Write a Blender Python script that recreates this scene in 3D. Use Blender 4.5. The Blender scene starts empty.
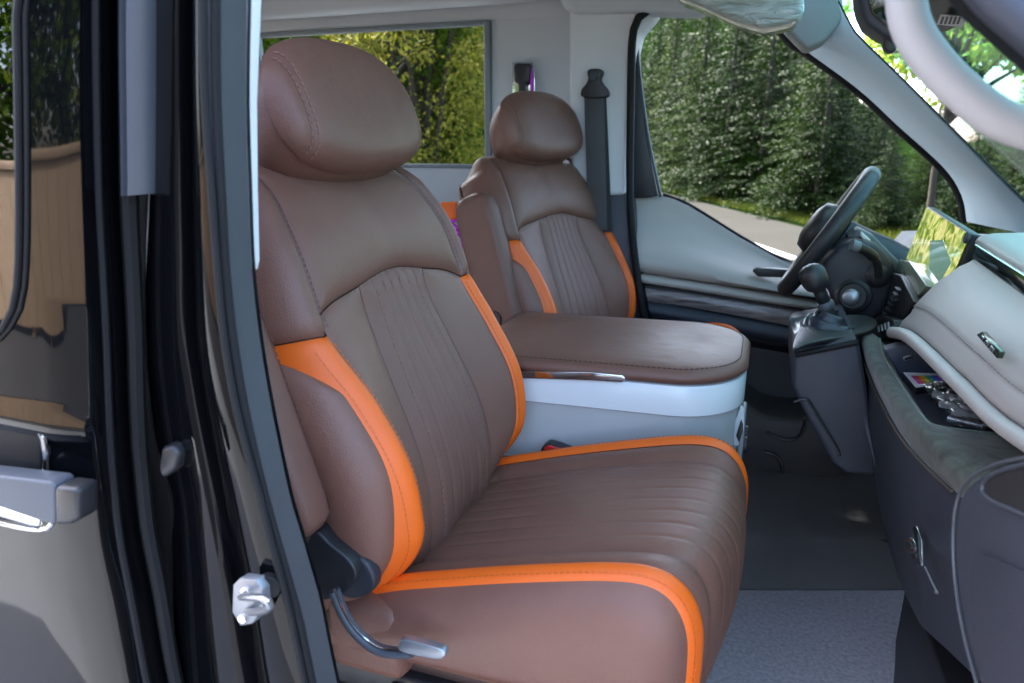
import bpy, bmesh, math, random
from mathutils import Vector, Matrix, noise
sc = bpy.context.scene
COL = sc.collection
R = math.radians
# ------------------------------------------------------------------ camera
FPX, YAW, PIT = 700.0, R(19.5), R(16)
CAM = Vector((0, 0, 1.8))
cR = Vector((math.cos(YAW), math.sin(YAW), 0))
cF = Vector((-math.sin(YAW)*math.cos(PIT), math.cos(YAW)*math.cos(PIT), -math.sin(PIT)))
cU = cR.cross(cF)
def ray(px, py): return cR*((px-512)/FPX) + cU*((341.5-py)/FPX) + cF
def at(px, py, X=None, Y=None, Z=None):
    """the real point of the place seen at a photo pixel, on a plane of known X, Y or Z"""
    d = ray(px, py)
    t = X/d.x if X is not None else Y/d.y if Y is not None else (Z-CAM.z)/d.z
    return CAM + d*t
def ats(pts, **k): return [at(a, b, **k) for a, b in pts]
cam = bpy.data.objects.new('camera', bpy.data.cameras.new('camera')); COL.objects.link(cam)
cam.data.sensor_width = 36; cam.data.lens = FPX*36/1024
cam.matrix_world = Matrix.Translation(CAM) @ Matrix((cR, cU, -cF)).transposed().to_4x4()
cam.data.dof.use_dof = True; cam.data.dof.focus_distance = 1.15; cam.data.dof.aperture_fstop = 5.6
cam.data.clip_start = .02; cam.data.clip_end = 2000
sc.camera = cam
# ------------------------------------------------------------------ objects
ORG = {}
def tag(o, label=None, cat=None, group=None, kind=None):
    if label: o['label'] = label
    if cat: o['category'] = cat
    if group: o['group'] = group
    if kind: o['kind'] = kind
    return o
def thing(name, label, cat, loc=(0, 0, 0), group=None):
    o = bpy.data.objects.new(name, None); COL.objects.link(o); o.location = loc
    o.empty_display_size = .1
    ORG[o] = Vector(loc); return tag(o, label, cat, group)
def link(name, me, parent=None):
    o = bpy.data.objects.new(name, me); COL.objects.link(o)
    if parent is not None:
        o.parent = parent; ORG[o] = ORG[parent]
    else: ORG[o] = Vector((0, 0, 0))
    return o
def copy_tree(o, parent=None):
    c = o.copy(); COL.objects.link(c); c.parent = parent
    for ch in list(o.children): copy_tree(ch, c)
    return c
def lerp(a, b, t): return a+(b-a)*t
def ss(a, b, x):
    t = max(0, min(1, (x-a)/(b-a))); return t*t*(3-2*t)
def interp(xs, ys, x):
    """smooth (monotone-ish cubic) interpolation in a table"""
    if x <= xs[0]: return ys[0]
    if x >= xs[-1]: return ys[-1]
    i = 0
    while x > xs[i+1]: i += 1
    h = xs[i+1]-xs[i]; t = (x-xs[i])/h
    d = (ys[i+1]-ys[i])/h
    m0 = d if i == 0 else ((ys[i]-ys[i-1])/(xs[i]-xs[i-1])+d)/2
    m1 = d if i+2 >= len(xs) else ((ys[i+2]-ys[i+1])/(xs[i+2]-xs[i+1])+d)/2
    return ((2*t**3-3*t*t+1)*ys[i]+(t**3-2*t*t+t)*h*m0+(-2*t**3+3*t*t)*ys[i+1]+(t**3-t*t)*h*m1)
def smooth(pts, n, closed=False):
    """Catmull-Rom resample, even arc length"""
    P = [Vector(p) for p in pts]; m = len(P); out = []
    segs = m if closed else m-1
    for i in range(segs):
        if closed: a, b, c, d = P[i-1], P[i], P[(i+1) % m], P[(i+2) % m]
        else: a, b, c, d = P[max(i-1, 0)], P[i], P[i+1], P[min(i+2, m-1)]
        for k in range(16):
            t = k/16
            out.append(.5*((2*b)+(c-a)*t+(2*a-5*b+4*c-d)*t*t+(3*b-a-3*c+d)*t**3))
    out.append(P[0].copy() if closed else P[-1].copy())
    L = [0]
    for i in range(1, len(out)): L.append(L[-1]+(out[i]-out[i-1]).length)
    res = []; j = 0
    cnt = n if closed else n-1
    for k in range(n):
        s = L[-1]*k/cnt
        while j < len(L)-2 and L[j+1] < s: j += 1
        w = (s-L[j])/max(1e-9, L[j+1]-L[j])
        res.append(out[j].lerp(out[j+1], w))
    return res
def cl(n, k=.75):
    """0..1 samples crowded towards both ends"""
    return [lerp(i/n, .5-.5*math.cos(math.pi*i/n), k) for i in range(n+1)]
class MB:
    def __init__(s): s.v = []; s.f = []
    def grid(s, fn, A, B, flip=False):
        o = len(s.v); na, nb = len(A), len(B)
        for a in A:
            for b in B: s.v.append(Vector(fn(a, b)))
        for i in range(na-1):
            for j in range(nb-1):
                q = [o+i*nb+j, o+(i+1)*nb+j, o+(i+1)*nb+j+1, o+i*nb+j+1]
                s.f.append(q[::-1] if flip else q)
        return s
    def rows(s, rows, flip=False, close=False):
        o = len(s.v); nb = len(rows[0])
        for r in rows: s.v.extend(Vector(p) for p in r)
        for i in range(len(rows)-1):
            for j in range(nb if close else nb-1):
                k = (j+1) % nb
                q = [o+i*nb+j, o+(i+1)*nb+j, o+(i+1)*nb+k, o+i*nb+k]
                s.f.append(q[::-1] if flip else q)
        return s
    def tube(s, pts, rad, seg=10, flat=1.0, up=None, caps=True):
        pts = [Vector(p) for p in pts]; n = len(pts)
        if not isinstance(rad, (list, tuple)): rad = [rad]*n
        t0 = (pts[1]-pts[0]).normalized()
        nrm = Vector(up) if up is not None else t0.orthogonal()
        rows = []
        for i in range(n):
            t = (pts[min(i+1, n-1)]-pts[max(i-1, 0)]).normalized()
            nrm = (nrm-t*nrm.dot(t)).normalized(); bi = t.cross(nrm)
            rows.append([pts[i]+(nrm*math.cos(a)+bi*math.sin(a)*flat)*rad[i] for a in (2*math.pi*k/seg for k in range(seg))])
        o = len(s.v); s.rows(rows, close=True)
        if caps:
            s.f.append([o+k for k in range(seg)]); s.f.append([o+(n-1)*seg+k for k in range(seg)][::-1])
        return s
    def box(s, c, sx, sy, sz):
        """box from centre and three half-axis vectors"""
        c, sx, sy, sz = Vector(c), Vector(sx), Vector(sy), Vector(sz); o = len(s.v)
        for i in (-1, 1):
            for j in (-1, 1):
                for k in (-1, 1): s.v.append(c+sx*i+sy*j+sz*k)
        for q in ((0, 1, 3, 2), (4, 6, 7, 5), (0, 4, 5, 1), (2, 3, 7, 6), (0, 2, 6, 4), (1, 5, 7, 3)): s.f.append([o+i for i in q])
        return s
    def prism(s, pts, d, bevel=0, seg=3):
        pts = [Vector(p) for p in pts]; d = Vector(d)
        bm = bmesh.new(); vs = [bm.verts.new(p) for p in pts]
        f = bm.faces.new(vs)
        e = bmesh.ops.extrude_face_region(bm, geom=[f])
        bmesh.ops.translate(bm, verts=[v for v in e['geom'] if isinstance(v, bmesh.types.BMVert)], vec=d)
        bmesh.ops.recalc_face_normals(bm, faces=bm.faces)
        if bevel:
            es = [x for x in bm.edges if len(x.link_faces) == 2 and x.calc_face_angle(0) > R(30)]
            bmesh.ops.bevel(bm, geom=es, offset=bevel, segments=seg, profile=.5, affect='EDGES', clamp_overlap=True)
        return s.bm(bm)
    def rbox(s, lo, hi, bevel=.01, seg=3, M=None):
        lo, hi = Vector(lo), Vector(hi)
        bm = bmesh.new(); bmesh.ops.create_cube(bm, size=1)
        for v in bm.verts: v.co = Vector([lerp(lo[i], hi[i], v.co[i]+.5) for i in range(3)])
        if bevel: bmesh.ops.bevel(bm, geom=list(bm.edges), offset=bevel, segments=seg, profile=.5, affect='EDGES', clamp_overlap=True)
        if M is not None: bmesh.ops.transform(bm, matrix=M, verts=bm.verts)
        return s.bm(bm)
    def bm(s, bm):
        o = len(s.v); bm.verts.index_update()
        s.v.extend(v.co.copy() for v in bm.verts)
        s.f.extend([o+v.index for v in f.verts] for f in bm.faces); bm.free(); return s
    def disc(s, c, ax, r, h, seg=24, bevel=.1):
        """short round plug: axis ax, radius r, height h, softened rim"""
        c, ax = Vector(c), Vector(ax).normalized(); u = ax.orthogonal().normalized(); w = ax.cross(u)
        rows = []
        for rr, hh in ((0.001, 0), (r, 0), (r, h*(1-bevel)), (r*(1-bevel*.6), h), (0.001, h)):
            rows.append([c+ax*hh+(u*math.cos(a)+w*math.sin(a))*rr for a in (2*math.pi*k/seg for k in range(seg))])
        return s.rows(rows, close=True)
    def into(s, ob, mat):
        """add this geometry to an existing part's mesh, in its own material (thread on leather)"""
        me = ob.data; og = ORG[ob]; n = len(me.vertices)
        v = [tuple(x.co) for x in me.vertices]+[tuple(p-og) for p in s.v]
        old = [list(p.vertices) for p in me.polygons]; f = old+[[i+n for i in q] for q in s.f]
        m2 = bpy.data.meshes.new(me.name); m2.from_pydata(v, [], f)
        m2.materials.append(me.materials[0]); m2.materials.append(mat)
        m2.polygons.foreach_set('material_index', [0]*len(old)+[1]*len(s.f))
        m2.polygons.foreach_set('use_smooth', [True]*len(old)+[False]*len(s.f))
        nm = me.name; ob.data = m2; bpy.data.meshes.remove(me); m2.name = nm
    def build(s, name, mat, parent=None, angle=40, fix=True):
        me = bpy.data.meshes.new(name)
        og = ORG[parent] if parent is not None else Vector((0, 0, 0))
        me.from_pydata([tuple(v-og) for v in s.v], [], s.f); me.validate()
        if fix:
            bm = bmesh.new(); bm.from_mesh(me); bmesh.ops.recalc_face_normals(bm, faces=bm.faces); bm.to_mesh(me); bm.free()
        me.materials.append(mat)
        me.polygons.foreach_set('use_smooth', [True]*len(me.polygons))
        if angle < 180: me.set_sharp_from_angle(angle=R(angle))
        return link(name, me, parent)
# ------------------------------------------------------------------ materials
MATS = {}
def mat(name, base, rough=.5, metal=0, coat=0, spec=.5, var=0, vscale=6, bump=0, bscale=300, voro=False, rvar=0, sheen=0, bump2=0, b2scale=8, transl=0):
    m = bpy.data.materials.new(name); m.use_nodes = True; nt = m.node_tree; N = nt.nodes; L = nt.links
    b = N['Principled BSDF']
    b.inputs['Base Color'].default_value = (*base, 1); b.inputs['Roughness'].default_value = rough
    b.inputs['Metallic'].default_value = metal; b.inputs['Coat Weight'].default_value = coat
    b.inputs['Coat Roughness'].default_value = .03
    b.inputs['Specular IOR Level'].default_value = spec
    if sheen: b.inputs['Sheen Weight'].default_value = sheen; b.inputs['Sheen Roughness'].default_value = .4
    tc = N.new('ShaderNodeTexCoord')
    if var or rvar:
        nz = N.new('ShaderNodeTexNoise'); nz.inputs['Scale'].default_value = vscale; nz.inputs['Detail'].default_value = 6
        L.new(tc.outputs['Object'], nz.inputs['Vector'])
        if var:
            mx = N.new('ShaderNodeMixRGB'); mx.inputs['Color1'].default_value = (*[c*(1-var) for c in base], 1); mx.inputs['Color2'].default_value = (*[min(1, c*(1+var)) for c in base], 1)
            L.new(nz.outputs['Fac'], mx.inputs['Fac']); L.new(mx.outputs['Color'], b.inputs['Base Color'])
        if rvar:
            mr = N.new('ShaderNodeMapRange'); mr.inputs['From Min'].default_value = .3; mr.inputs['From Max'].default_value = .7
            mr.inputs['To Min'].default_value = max(0, rough-rvar); mr.inputs['To Max'].default_value = rough+rvar
            L.new(nz.outputs['Fac'], mr.inputs['Value']); L.new(mr.outputs['Result'], b.inputs['Roughness'])
    last = None
    for st, scl, v in ((bump2, b2scale, False), (bump, bscale, voro)):
        if not st: continue
        t = N.new('ShaderNodeTexVoronoi' if v else 'ShaderNodeTexNoise'); t.inputs['Scale'].default_value = scl
        if not v: t.inputs['Detail'].default_value = 4
        L.new(tc.outputs['Object'], t.inputs['Vector'])
        bp = N.new('ShaderNodeBump'); bp.inputs['Strength'].default_value = st; bp.inputs['Distance'].default_value = .001 if scl > 60 else .004
        L.new(t.outputs['Distance' if v else 'Fac'], bp.inputs['Height'])
        if last: L.new(last.outputs['Normal'], bp.inputs['Normal'])
        last = bp
    if last: L.new(last.outputs['Normal'], b.inputs['Normal'])
    if transl:
        tr = N.new('ShaderNodeBsdfTranslucent'); mxs = N.new('ShaderNodeMixShader'); mxs.inputs['Fac'].default_value = transl
        tr.inputs['Color'].default_value = (*[min(1, c*1.5) for c in base], 1)
        L.new(b.outputs[0], mxs.inputs[1]); L.new(tr.outputs[0], mxs.inputs[2]); L.new(mxs.outputs[0], N['Material Output'].inputs['Surface'])
    MATS[name] = m; return m
def leafmat(name, c1, c2, c3, transl=.35, rough=.5):
    """foliage: colour differs from leaf to leaf"""
    m = mat(name, c2, rough, transl=transl); nt = m.node_tree; N = nt.nodes; L = nt.links
    g = N.new('ShaderNodeNewGeometry'); cr = N.new('ShaderNodeValToRGB')
    e = cr.color_ramp.elements; e[0].color = (*c1, 1); e[1].color = (*c3, 1); k = e.new(.5); k.color = (*c2, 1)
    L.new(g.outputs['Random Per Island'], cr.inputs['Fac'])
    b = N['Principled BSDF']; L.new(cr.outputs['Color'], b.inputs['Base Color']); b.inputs['Specular IOR Level'].default_value = .08
    for n in N:
        if n.type == 'BSDF_TRANSLUCENT': L.new(cr.outputs['Color'], n.inputs['Color'])
    return m
def glassmat(name, tint, refl=.08, rough=0.0, blend=.5):
    m = bpy.data.materials.new(name); m.use_nodes = True; nt = m.node_tree; N = nt.nodes; L = nt.links
    N.remove(N['Principled BSDF'])
    t = N.new('ShaderNodeBsdfTransparent'); t.inputs['Color'].default_value = (*tint, 1)
    g = N.new('ShaderNodeBsdfGlossy'); g.inputs['Roughness'].default_value = rough
    lw = N.new('ShaderNodeLayerWeight'); lw.inputs['Blend'].default_value = blend
    mu = N.new('ShaderNodeMath'); mu.operation = 'MULTIPLY'; mu.inputs[1].default_value = refl
    L.new(lw.outputs['Fresnel'], mu.inputs[0])
    mx = N.new('ShaderNodeMixShader'); L.new(mu.outputs[0], mx.inputs[0]); L.new(t.outputs[0], mx.inputs[1]); L.new(g.outputs[0], mx.inputs[2])
    L.new(mx.outputs[0], N['Material Output'].inputs['Surface']); return m

BROWN = mat('brown_leather', (.180, .081, .056), .50, var=.18, vscale=8, bump=.26, bscale=420, voro=True, rvar=.07, bump2=.38, b2scale=24)
BROWN2 = mat('brown_leather_fluted', (.170, .078, .056), .55, var=.16, vscale=8, bump=.26, bscale=420, voro=True, rvar=.05, bump2=.10, b2scale=14)
ORANGE = mat('orange_leather', (.80, .132, .010), .46, var=.14, bump=.2, bscale=900, voro=True)
THREAD = mat('brown_thread', (.25, .135, .105), .7)
SEAM = mat('seam_dark', (.055, .028, .022), .7)
DTHREAD = mat('dark_brown_thread', (.10, .052, .042), .7)
OTHREAD = mat('orange_thread', (.55, .12, .012), .6)
BLACKP = mat('black_plastic', (.018, .018, .02), .42, var=.15, bump=.25, bscale=500)
DARKP = mat('dark_grey_plastic', (.036, .040, .055), .48, var=.1, bump=.3, bscale=700, voro=True, rvar=.05)
DARKP2 = mat('charcoal_plastic', (.022, .023, .030), .5, var=.1, bump=.3, bscale=600, rvar=.05)
PAINT = mat('black_paint', (.0025, .0027, .0034), .5, coat=1, spec=0); PAINT.node_tree.nodes['Principled BSDF'].inputs['Coat IOR'].default_value = 1.36
_nt = PAINT.node_tree; _nz = _nt.nodes.new('ShaderNodeTexNoise'); _nz.inputs['Scale'].default_value = 5; _nz.inputs['Detail'].default_value = 2; _bp = _nt.nodes.new('ShaderNodeBump'); _bp.inputs['Strength'].default_value = .35; _bp.inputs['Distance'].default_value = .004
_tc = _nt.nodes.new('ShaderNodeTexCoord'); _nt.links.new(_tc.outputs['Object'], _nz.inputs['Vector']); _nt.links.new(_nz.outputs['Fac'], _bp.inputs['Height']); _nt.links.new(_bp.outputs[0], _nt.nodes['Principled BSDF'].inputs['Coat Normal'])
JAMB = mat('black_jamb_paint', (.0025, .0027, .0034), .5, coat=1, spec=0); JAMB.node_tree.nodes['Principled BSDF'].inputs['Coat IOR'].default_value = 1.24
RUBBER = mat('rubber_seal', (.066, .070, .077), .55, var=.12, vscale=20, bump=.12, bscale=250, spec=.4)
RUBBER2 = mat('black_rubber', (.009, .009, .010), .62, spec=.25)
GREYTRIM = mat('grey_strip', (.060, .066, .078), .38, var=.08)
LINING = mat('light_grey_lining', (.53, .565, .59), .62, var=.04, vscale=3, bump=.15, bscale=600)
LINING2 = mat('pale_trim', (.68, .70, .715), .5, var=.03, vscale=3, bump=.12, bscale=500)
HANDLEW = mat('pale_grab_plastic', (.47, .455, .46), .7, bump=.1, bscale=600)
BEIGE = mat('beige_leather', (.45, .425, .415), .5, var=.05, vscale=4, bump=.2, bscale=800, voro=True, bump2=.08, b2scale=10)
BEIGED = mat('beige_door_vinyl', (.50, .455, .41), .55, var=.05, vscale=4, bump=.2, bscale=600, voro=True)
PALEDASH = mat('pale_dash_top', (.40, .41, .40), .5, var=.04, bump=.2, bscale=600, voro=True)
CHROME = mat('chrome', (.72, .73, .75), .12, metal=1)
SILVER = mat('satin_silver', (.36, .38, .41), .36, metal=.8, var=.05)
SILVERP = mat('silver_painted', (.085, .094, .11), .5, metal=.2)
WHITE = mat('white_gloss', (.78, .80, .80), .25, coat=.3)
CONSOLEG = mat('console_grey', (.47, .485, .475), .5, var=.03, bump=.15, bscale=500)
RED = mat('red_plastic', (.62, .02, .02), .35)
REDCLOTH = mat('red_cloth', (.30, .01, .02), .7)
PURPLE = mat('purple_cord', (.55, .03, .62), .5)
WEB = mat('seatbelt_webbing', (.060, .058, .062), .6, var=.35, vscale=12, bump=.5, bscale=500)
SCREEN = mat('screen_glass', (.012, .016, .016), .06, spec=1.0, coat=1)
PIANO = mat('piano_black', (.012, .015, .012), .08, coat=1)
PAPER = mat('white_paper', (.8, .8, .82), .6)
CARPET = mat('grey_carpet', (.27, .243, .268), .95, var=.6, vscale=120, bump=1.0, bscale=200, sheen=.3)
DARKFLOOR = mat('dark_floor_felt', (.020, .018, .018), .95, var=.6, vscale=25, bump=.7, bscale=150)
def suede():
    m = mat('green_black_suede', (.035, .040, .036), .85, sheen=.25); nt = m.node_tree; N = nt.nodes; L = nt.links
    tc = N.new('ShaderNodeTexCoord'); mp = N.new('ShaderNodeMapping'); mp.inputs['Scale'].default_value = (9, 9, 5); mp.inputs['Rotation'].default_value = (0, .5, .6)
    nz = N.new('ShaderNodeTexNoise'); nz.inputs['Scale'].default_value = 2.2; nz.inputs['Detail'].default_value = 9; nz.inputs['Roughness'].default_value = .65; nz.inputs['Distortion'].default_value = 1.6
    cr = N.new('ShaderNodeValToRGB'); e = cr.color_ramp.elements
    e[0].position = .32; e[0].color = (.034, .036, .030, 1); e[1].position = .70; e[1].color = (.115, .125, .105, 1)
    L.new(tc.outputs['Object'], mp.inputs[0]); L.new(mp.outputs[0], nz.inputs['Vector']); L.new(nz.outputs['Fac'], cr.inputs[0]); L.new(cr.outputs[0], N['Principled BSDF'].inputs['Base Color'])
    return m
SUEDE = suede()
FELT = mat('charcoal_floor_felt', (.060, .056, .055), .95, var=.45, vscale=5, bump=.8, bscale=220, bump2=.3, b2scale=14, sheen=.15)
def woodgrain():
    m = mat('grey_wood_trim', (.1, .09, .09), .4, coat=.3); nt = m.node_tree; N = nt.nodes; L = nt.links
    tc = N.new('ShaderNodeTexCoord'); mp = N.new('ShaderNodeMapping'); mp.inputs['Scale'].default_value = (8, 30, 80); mp.inputs['Rotation'].default_value = (0, .22, 0)
    nz = N.new('ShaderNodeTexNoise'); nz.inputs['Scale'].default_value = 1.3; nz.inputs['Detail'].default_value = 8; nz.inputs['Distortion'].default_value = .6
    cr = N.new('ShaderNodeValToRGB'); e = cr.color_ramp.elements
    e[0].position = .3; e[0].color = (.07, .055, .05, 1); e[1].position = .72; e[1].color = (.40, .33, .31, 1)
    L.new(tc.outputs['Object'], mp.inputs[0]); L.new(mp.outputs[0], nz.inputs['Vector']); L.new(nz.outputs['Fac'], cr.inputs[0]); L.new(cr.outputs[0], N['Principled BSDF'].inputs['Base Color'])
    return m
WOOD = woodgrain()
def stitches(mb, pts, length=.0055, gap=.003, w=.0007, lift=None):
    """row of raised thread dashes along a polyline; lift = list of surface normals"""
    acc = 0; on = True
    P = [Vector(p) for p in pts]
    tot = 0; L = [0]
    for i in range(1, len(P)): tot += (P[i]-P[i-1]).length; L.append(tot)
    def pos(s):
        s = max(0, min(tot, s)); i = 0
        lo, hi = 0, len(L)-1
        while hi-lo > 1:
            mid = (lo+hi)//2
            if L[mid] <= s: lo = mid
            else: hi = mid
        t = (s-L[lo])/max(1e-9, L[hi]-L[lo]); return P[lo].lerp(P[hi], t), lo
    s = 0
    while s+length < tot:
        a, i = pos(s); b, _ = pos(s+length); d = b-a
        if d.length > 1e-6:
            n = Vector(lift[i]) if lift else Vector((1, 0, .3))
            t = d.normalized(); n = (n-t*n.dot(t)).normalized(); bi = t.cross(n)
            mb.box((a+b)/2+n*w*.4, d*.5, bi*w, n*w*.8)
        s += length+gap
# ------------------------------------------------------------------ seats
ZF = .86                                  # cabin floor
def make_seat():
    SY = .95
    P0 = Vector((-.39, SY, 1.24)); U = Vector((-.3004, 0, .9538)); NN = Vector((.9538, 0, .3004)); S = Vector((0, 1, 0))
    root = thing('captain_seat', '', 'seat', (-.35, SY, ZF))
    V = [-.07, -.05, -.02, .01, .04, .08, .15, .25, .34, .45, .55]
    TC = [-.15, -.12, -.065, -.018, .012, .028, .037, .018, -.010, -.020, -.050]
    TI = [-.08, -.066, -.045, -.030, -.020, -.012, -.010, -.022, -.032, -.026, -.055]
    TH = [.120, .120, .120, .120, .120, .118, .115, .106, .097, .100, .09]
    TS = [.170, .180, .197, .205, .209, .213, .216, .219, .229, .222, .196]
    TO = [.205, .215, .238, .250, .257, .263, .267, .268, .268, .263, .224]
    Q = [0, .30, .42, .55, .62, .70, .85, 1.0]
    cache = {}
    def prof(v):
        k = round(v, 5)
        if k not in cache:
            c, i, h, s, o = (interp(V, T, v) for T in (TC, TI, TH, TS, TO))
            cache[k] = ([0, h, lerp(h, s-.012, .62), s-.012, s+.004, s+.021, o-.001, o-.007],
                        [i, i+.005, lerp(i, c, .42), c-.006, c, c-.013, c-.062, c-.125])
        return cache[k]
    RT = .065
    def BP(q, t):
        dn = 0; v = t
        if t > .515:
            f = min((t-.515)/RT, math.pi/2); v = .515+RT*math.sin(f); dn = -RT*(1-math.cos(f))
        ps, pn = prof(v)
        a = abs(q)
        s = interp(Q, ps, a); n = interp(Q, pn, a)
        if dn:
            o_ = ss(.62, 1, a); s *= 1+dn*(1.6+1.2*o_); dn *= 1-.55*o_; v -= .05*o_*ss(.515, .58, v)
        return P0+S*(s if q >= 0 else -s)+U*v+NN*(n+dn)
    def nrm(q, t):
        e = 1e-3
        d = (BP(q+e, t)-BP(q-e, t)).cross(BP(q, t+e)-BP(q, t-e))
        return d.normalized() if d.length else NN
    def patch(mb, qf, vf, A, B, wa, wb, h=.006, r=.016, e0=-.004, extra=None):
        def fn(a, b):
            q, v = qf(a, b), vf(a, b)
            e = min(min(a, 1-a)*wa, min(b, 1-b)*wb)
            off = e0+(h-e0)*(1-math.exp(-e/r))
            if extra: off += extra(q, v)
            return BP(q, v)+nrm(q, v)*off
        mb.grid(fn, A, B)
    arc = lambda q: .396-(.060 if q > 0 else .034)*min(1, abs(q)/.58)**2
    wing = lambda q: .343+.014*(abs(q)-.58)/.42
    VB = -.06
    # carcass under the leather
    mb = MB(); rows = []
    for t in [VB-.005+i*(.606-VB)/40 for i in range(41)]:
        row = [BP(q, t)-nrm(q, t)*.010 for q in (x/20-1 for x in range(41))]
        a, b = row[-1], row[0]
        k_ = 1-.8*ss(.36, .56, t)
        row += [a-NN*.02*k_-S*.014, a-NN*.05*k_-S*.06, b-NN*.05*k_+S*.06, b-NN*.02*k_+S*.014]
        rows.append(row)
    mb.rows(rows, close=True); o = len(mb.v); n = len(rows[0])
    mb.f.append(list(range(o-n, o))); mb.f.append(list(range(n)))
    shell = mb.build('backrest_shell', SEAM, root, angle=180)
    mb = MB(); rows = []
    for t in [VB+i*(.617-VB)/40 for i in range(41)]:
        a, b = BP(.985, t)+nrm(.985, t)*.004, BP(-.985, t)+nrm(-.985, t)*.004
        k_ = 1-.8*ss(.36, .56, t); N_ = NN*k_
        rows.append([a, a-N_*.030-S*.006, a-N_*.058-S*.022, a-N_*.072-S*.055, a.lerp(b, .35)-N_*.078, a.lerp(b, .65)-N_*.078, b-N_*.072+S*.055, b-N_*.058+S*.022, b-N_*.030+S*.006, b])
    rows.append([rows[-1][k].lerp(rows[-1][0].lerp(rows[-1][-1], k/9), 1)+NN*.02-U*.0 for k in range(10)])
    mb.rows(rows); mb.build('rear_panel', BROWN, root, angle=180)
    # fluted centre
    chan = [-.30+.6*k/7 for k in range(1, 7)]
    def flute(q, v):
        w = .0
        for c in chan:
            d = (q-c)*.36
            w -= .0024*math.exp(-(d/.0038)**2)
        return w
    qs = sorted(set([0, 1]+[x for x in cl(110, .3)]))
    mb = MB(); patch(mb, lambda a, b: -.30+.6*a, lambda a, b: lerp(VB, arc(-.30+.6*a), b), qs, cl(44), .22, .45, h=.007, extra=flute)
    ins = mb.build('fluted_centre_panel', BROWN2, root, angle=180)
    st = MB()
    for c in chan:
        vs = [VB+.02+i*(arc(c)-.012-VB-.02)/60 for i in range(61)]
        stitches(st, [BP(c, v)+nrm(c, v)*.0030 for v in vs], .006, .0035, .0008, [nrm(c, v) for v in vs])
    st.into(ins, THREAD)
    for sg in (1, -1):
        mb = MB(); patch(mb, lambda a, b: sg*(.302+.230*a), lambda a, b: lerp(VB, arc(sg*(.302+.230*a))-.001, b), cl(16), cl(44), .09, .45, h=.005)
        mb.build('inner_bolster', BROWN, root, angle=180)
        mb = MB(); patch(mb, lambda a, b: sg*(.532+.468*a), lambda a, b: lerp(VB, (wing(max(.58, .532+.468*a)))-.001, b), cl(26, .5), cl(44), .2, .45, h=.001, r=.006)
        og = mb.build('orange_trim', ORANGE, root, angle=180)
        st = MB()
        for q in (.545, .695):
            vs = [VB+.03+i*(.30-VB)/60 for i in range(61)]
            stitches(st, [BP(sg*q, v)+nrm(sg*q, v)*(.0014 if q > .6 else .0008)*(-sg if False else 1) for v in vs], .005, .003, .0006, [nrm(sg*q, v) for v in vs])
        st.into(og, OTHREAD)
        def vtop(a): return wing(1)-.014-.075*(1-a)**3.2
        mb = MB(); patch(mb, lambda a, b: sg*lerp(.708+.055*(1-ss(.15, .75, b)), 1, a), lambda a, b: lerp(VB+.005, vtop(a), b), cl(22), cl(44), .14, .42, h=.011, r=.014, e0=-.001)
        mb.build('outer_bolster', BROWN, root, angle=180)
        mb = MB(); patch(mb, lambda a, b: sg*(.551+.449*a), lambda a, b: lerp(wing(max(.58, .551+.449*a))+.001, .617, b), cl(20), cl(40), .17, .3, h=.006, r=.010)
        w = mb.build('shoulder_wing', BROWN, root, angle=180)
        st = MB()
        for q in (.535, .570):
            vs = [.352+i*(.595-.352)/60 for i in range(61)]
            stitches(st, [BP(sg*q, v)+nrm(sg*q, v)*.0030 for v in vs], .005, .003, .00045, [nrm(sg*q, v) for v in vs])
        st.into(w, DTHREAD)
    mb = MB(); patch(mb, lambda a, b: -.549+1.098*a, lambda a, b: lerp(arc(-.549+1.098*a)+.001, .617, b), cl(50), cl(36), .40, .3, h=.009, r=.012)
    mb.build('shoulder_panel', BROWN, root, angle=180)
    # headrest
    HV, HN = .628, -.022
    def hp(th, rho, back):
        c, s_ = math.cos(th), math.sin(th); p = 2/2.7 if s_ > 0 else 2/3.0
        x = .181*math.copysign(abs(c)**p, c); y = math.copysign(abs(s_)**p, s_)*(.112 if s_ > 0 else .084)
        x *= 1-.025*(y/.1) if y > 0 else 1-.05*(y/.084)**2
        k = rho*(.975 if back else 1)
        n = -.088*(1-rho**6)**.5 if back else .046*(1-rho**6)**.5
        s = x*k
        g = 0 if back else -.0030*math.exp(-((abs(s)-.150)/.0030)**2)
        if not back: g += .003*math.exp(-((abs(s)-.166)/.008)**2)
        return P0+S*(s+.006)+U*(HV+y*k+(.030*n/.088 if back else 0))+NN*(HN+n+g-.12*(y*k)*(.35))
    ths = [2*math.pi*i/120 for i in range(120)]
    mb = MB(); rows = [[hp(t, r, False) for t in ths] for r in [.01]+[1-(1-i/46)**1.7 for i in range(3, 47)]]
    mb.rows(rows, close=True); mb.f.append(list(range(120)))
    hr = mb.build('headrest', BROWN, root, angle=180)
    mb = MB(); rows = [[hp(t, r, True) for t in ths] for r in [1-(i/22)**2 for i in range(0, 22)]]
    mb.rows(rows, close=True); o = len(mb.v); mb.f.append(list(range(o-120, o)))
    mb.build('rear_cover', BROWN, hr, angle=180)
    st = MB()
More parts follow.
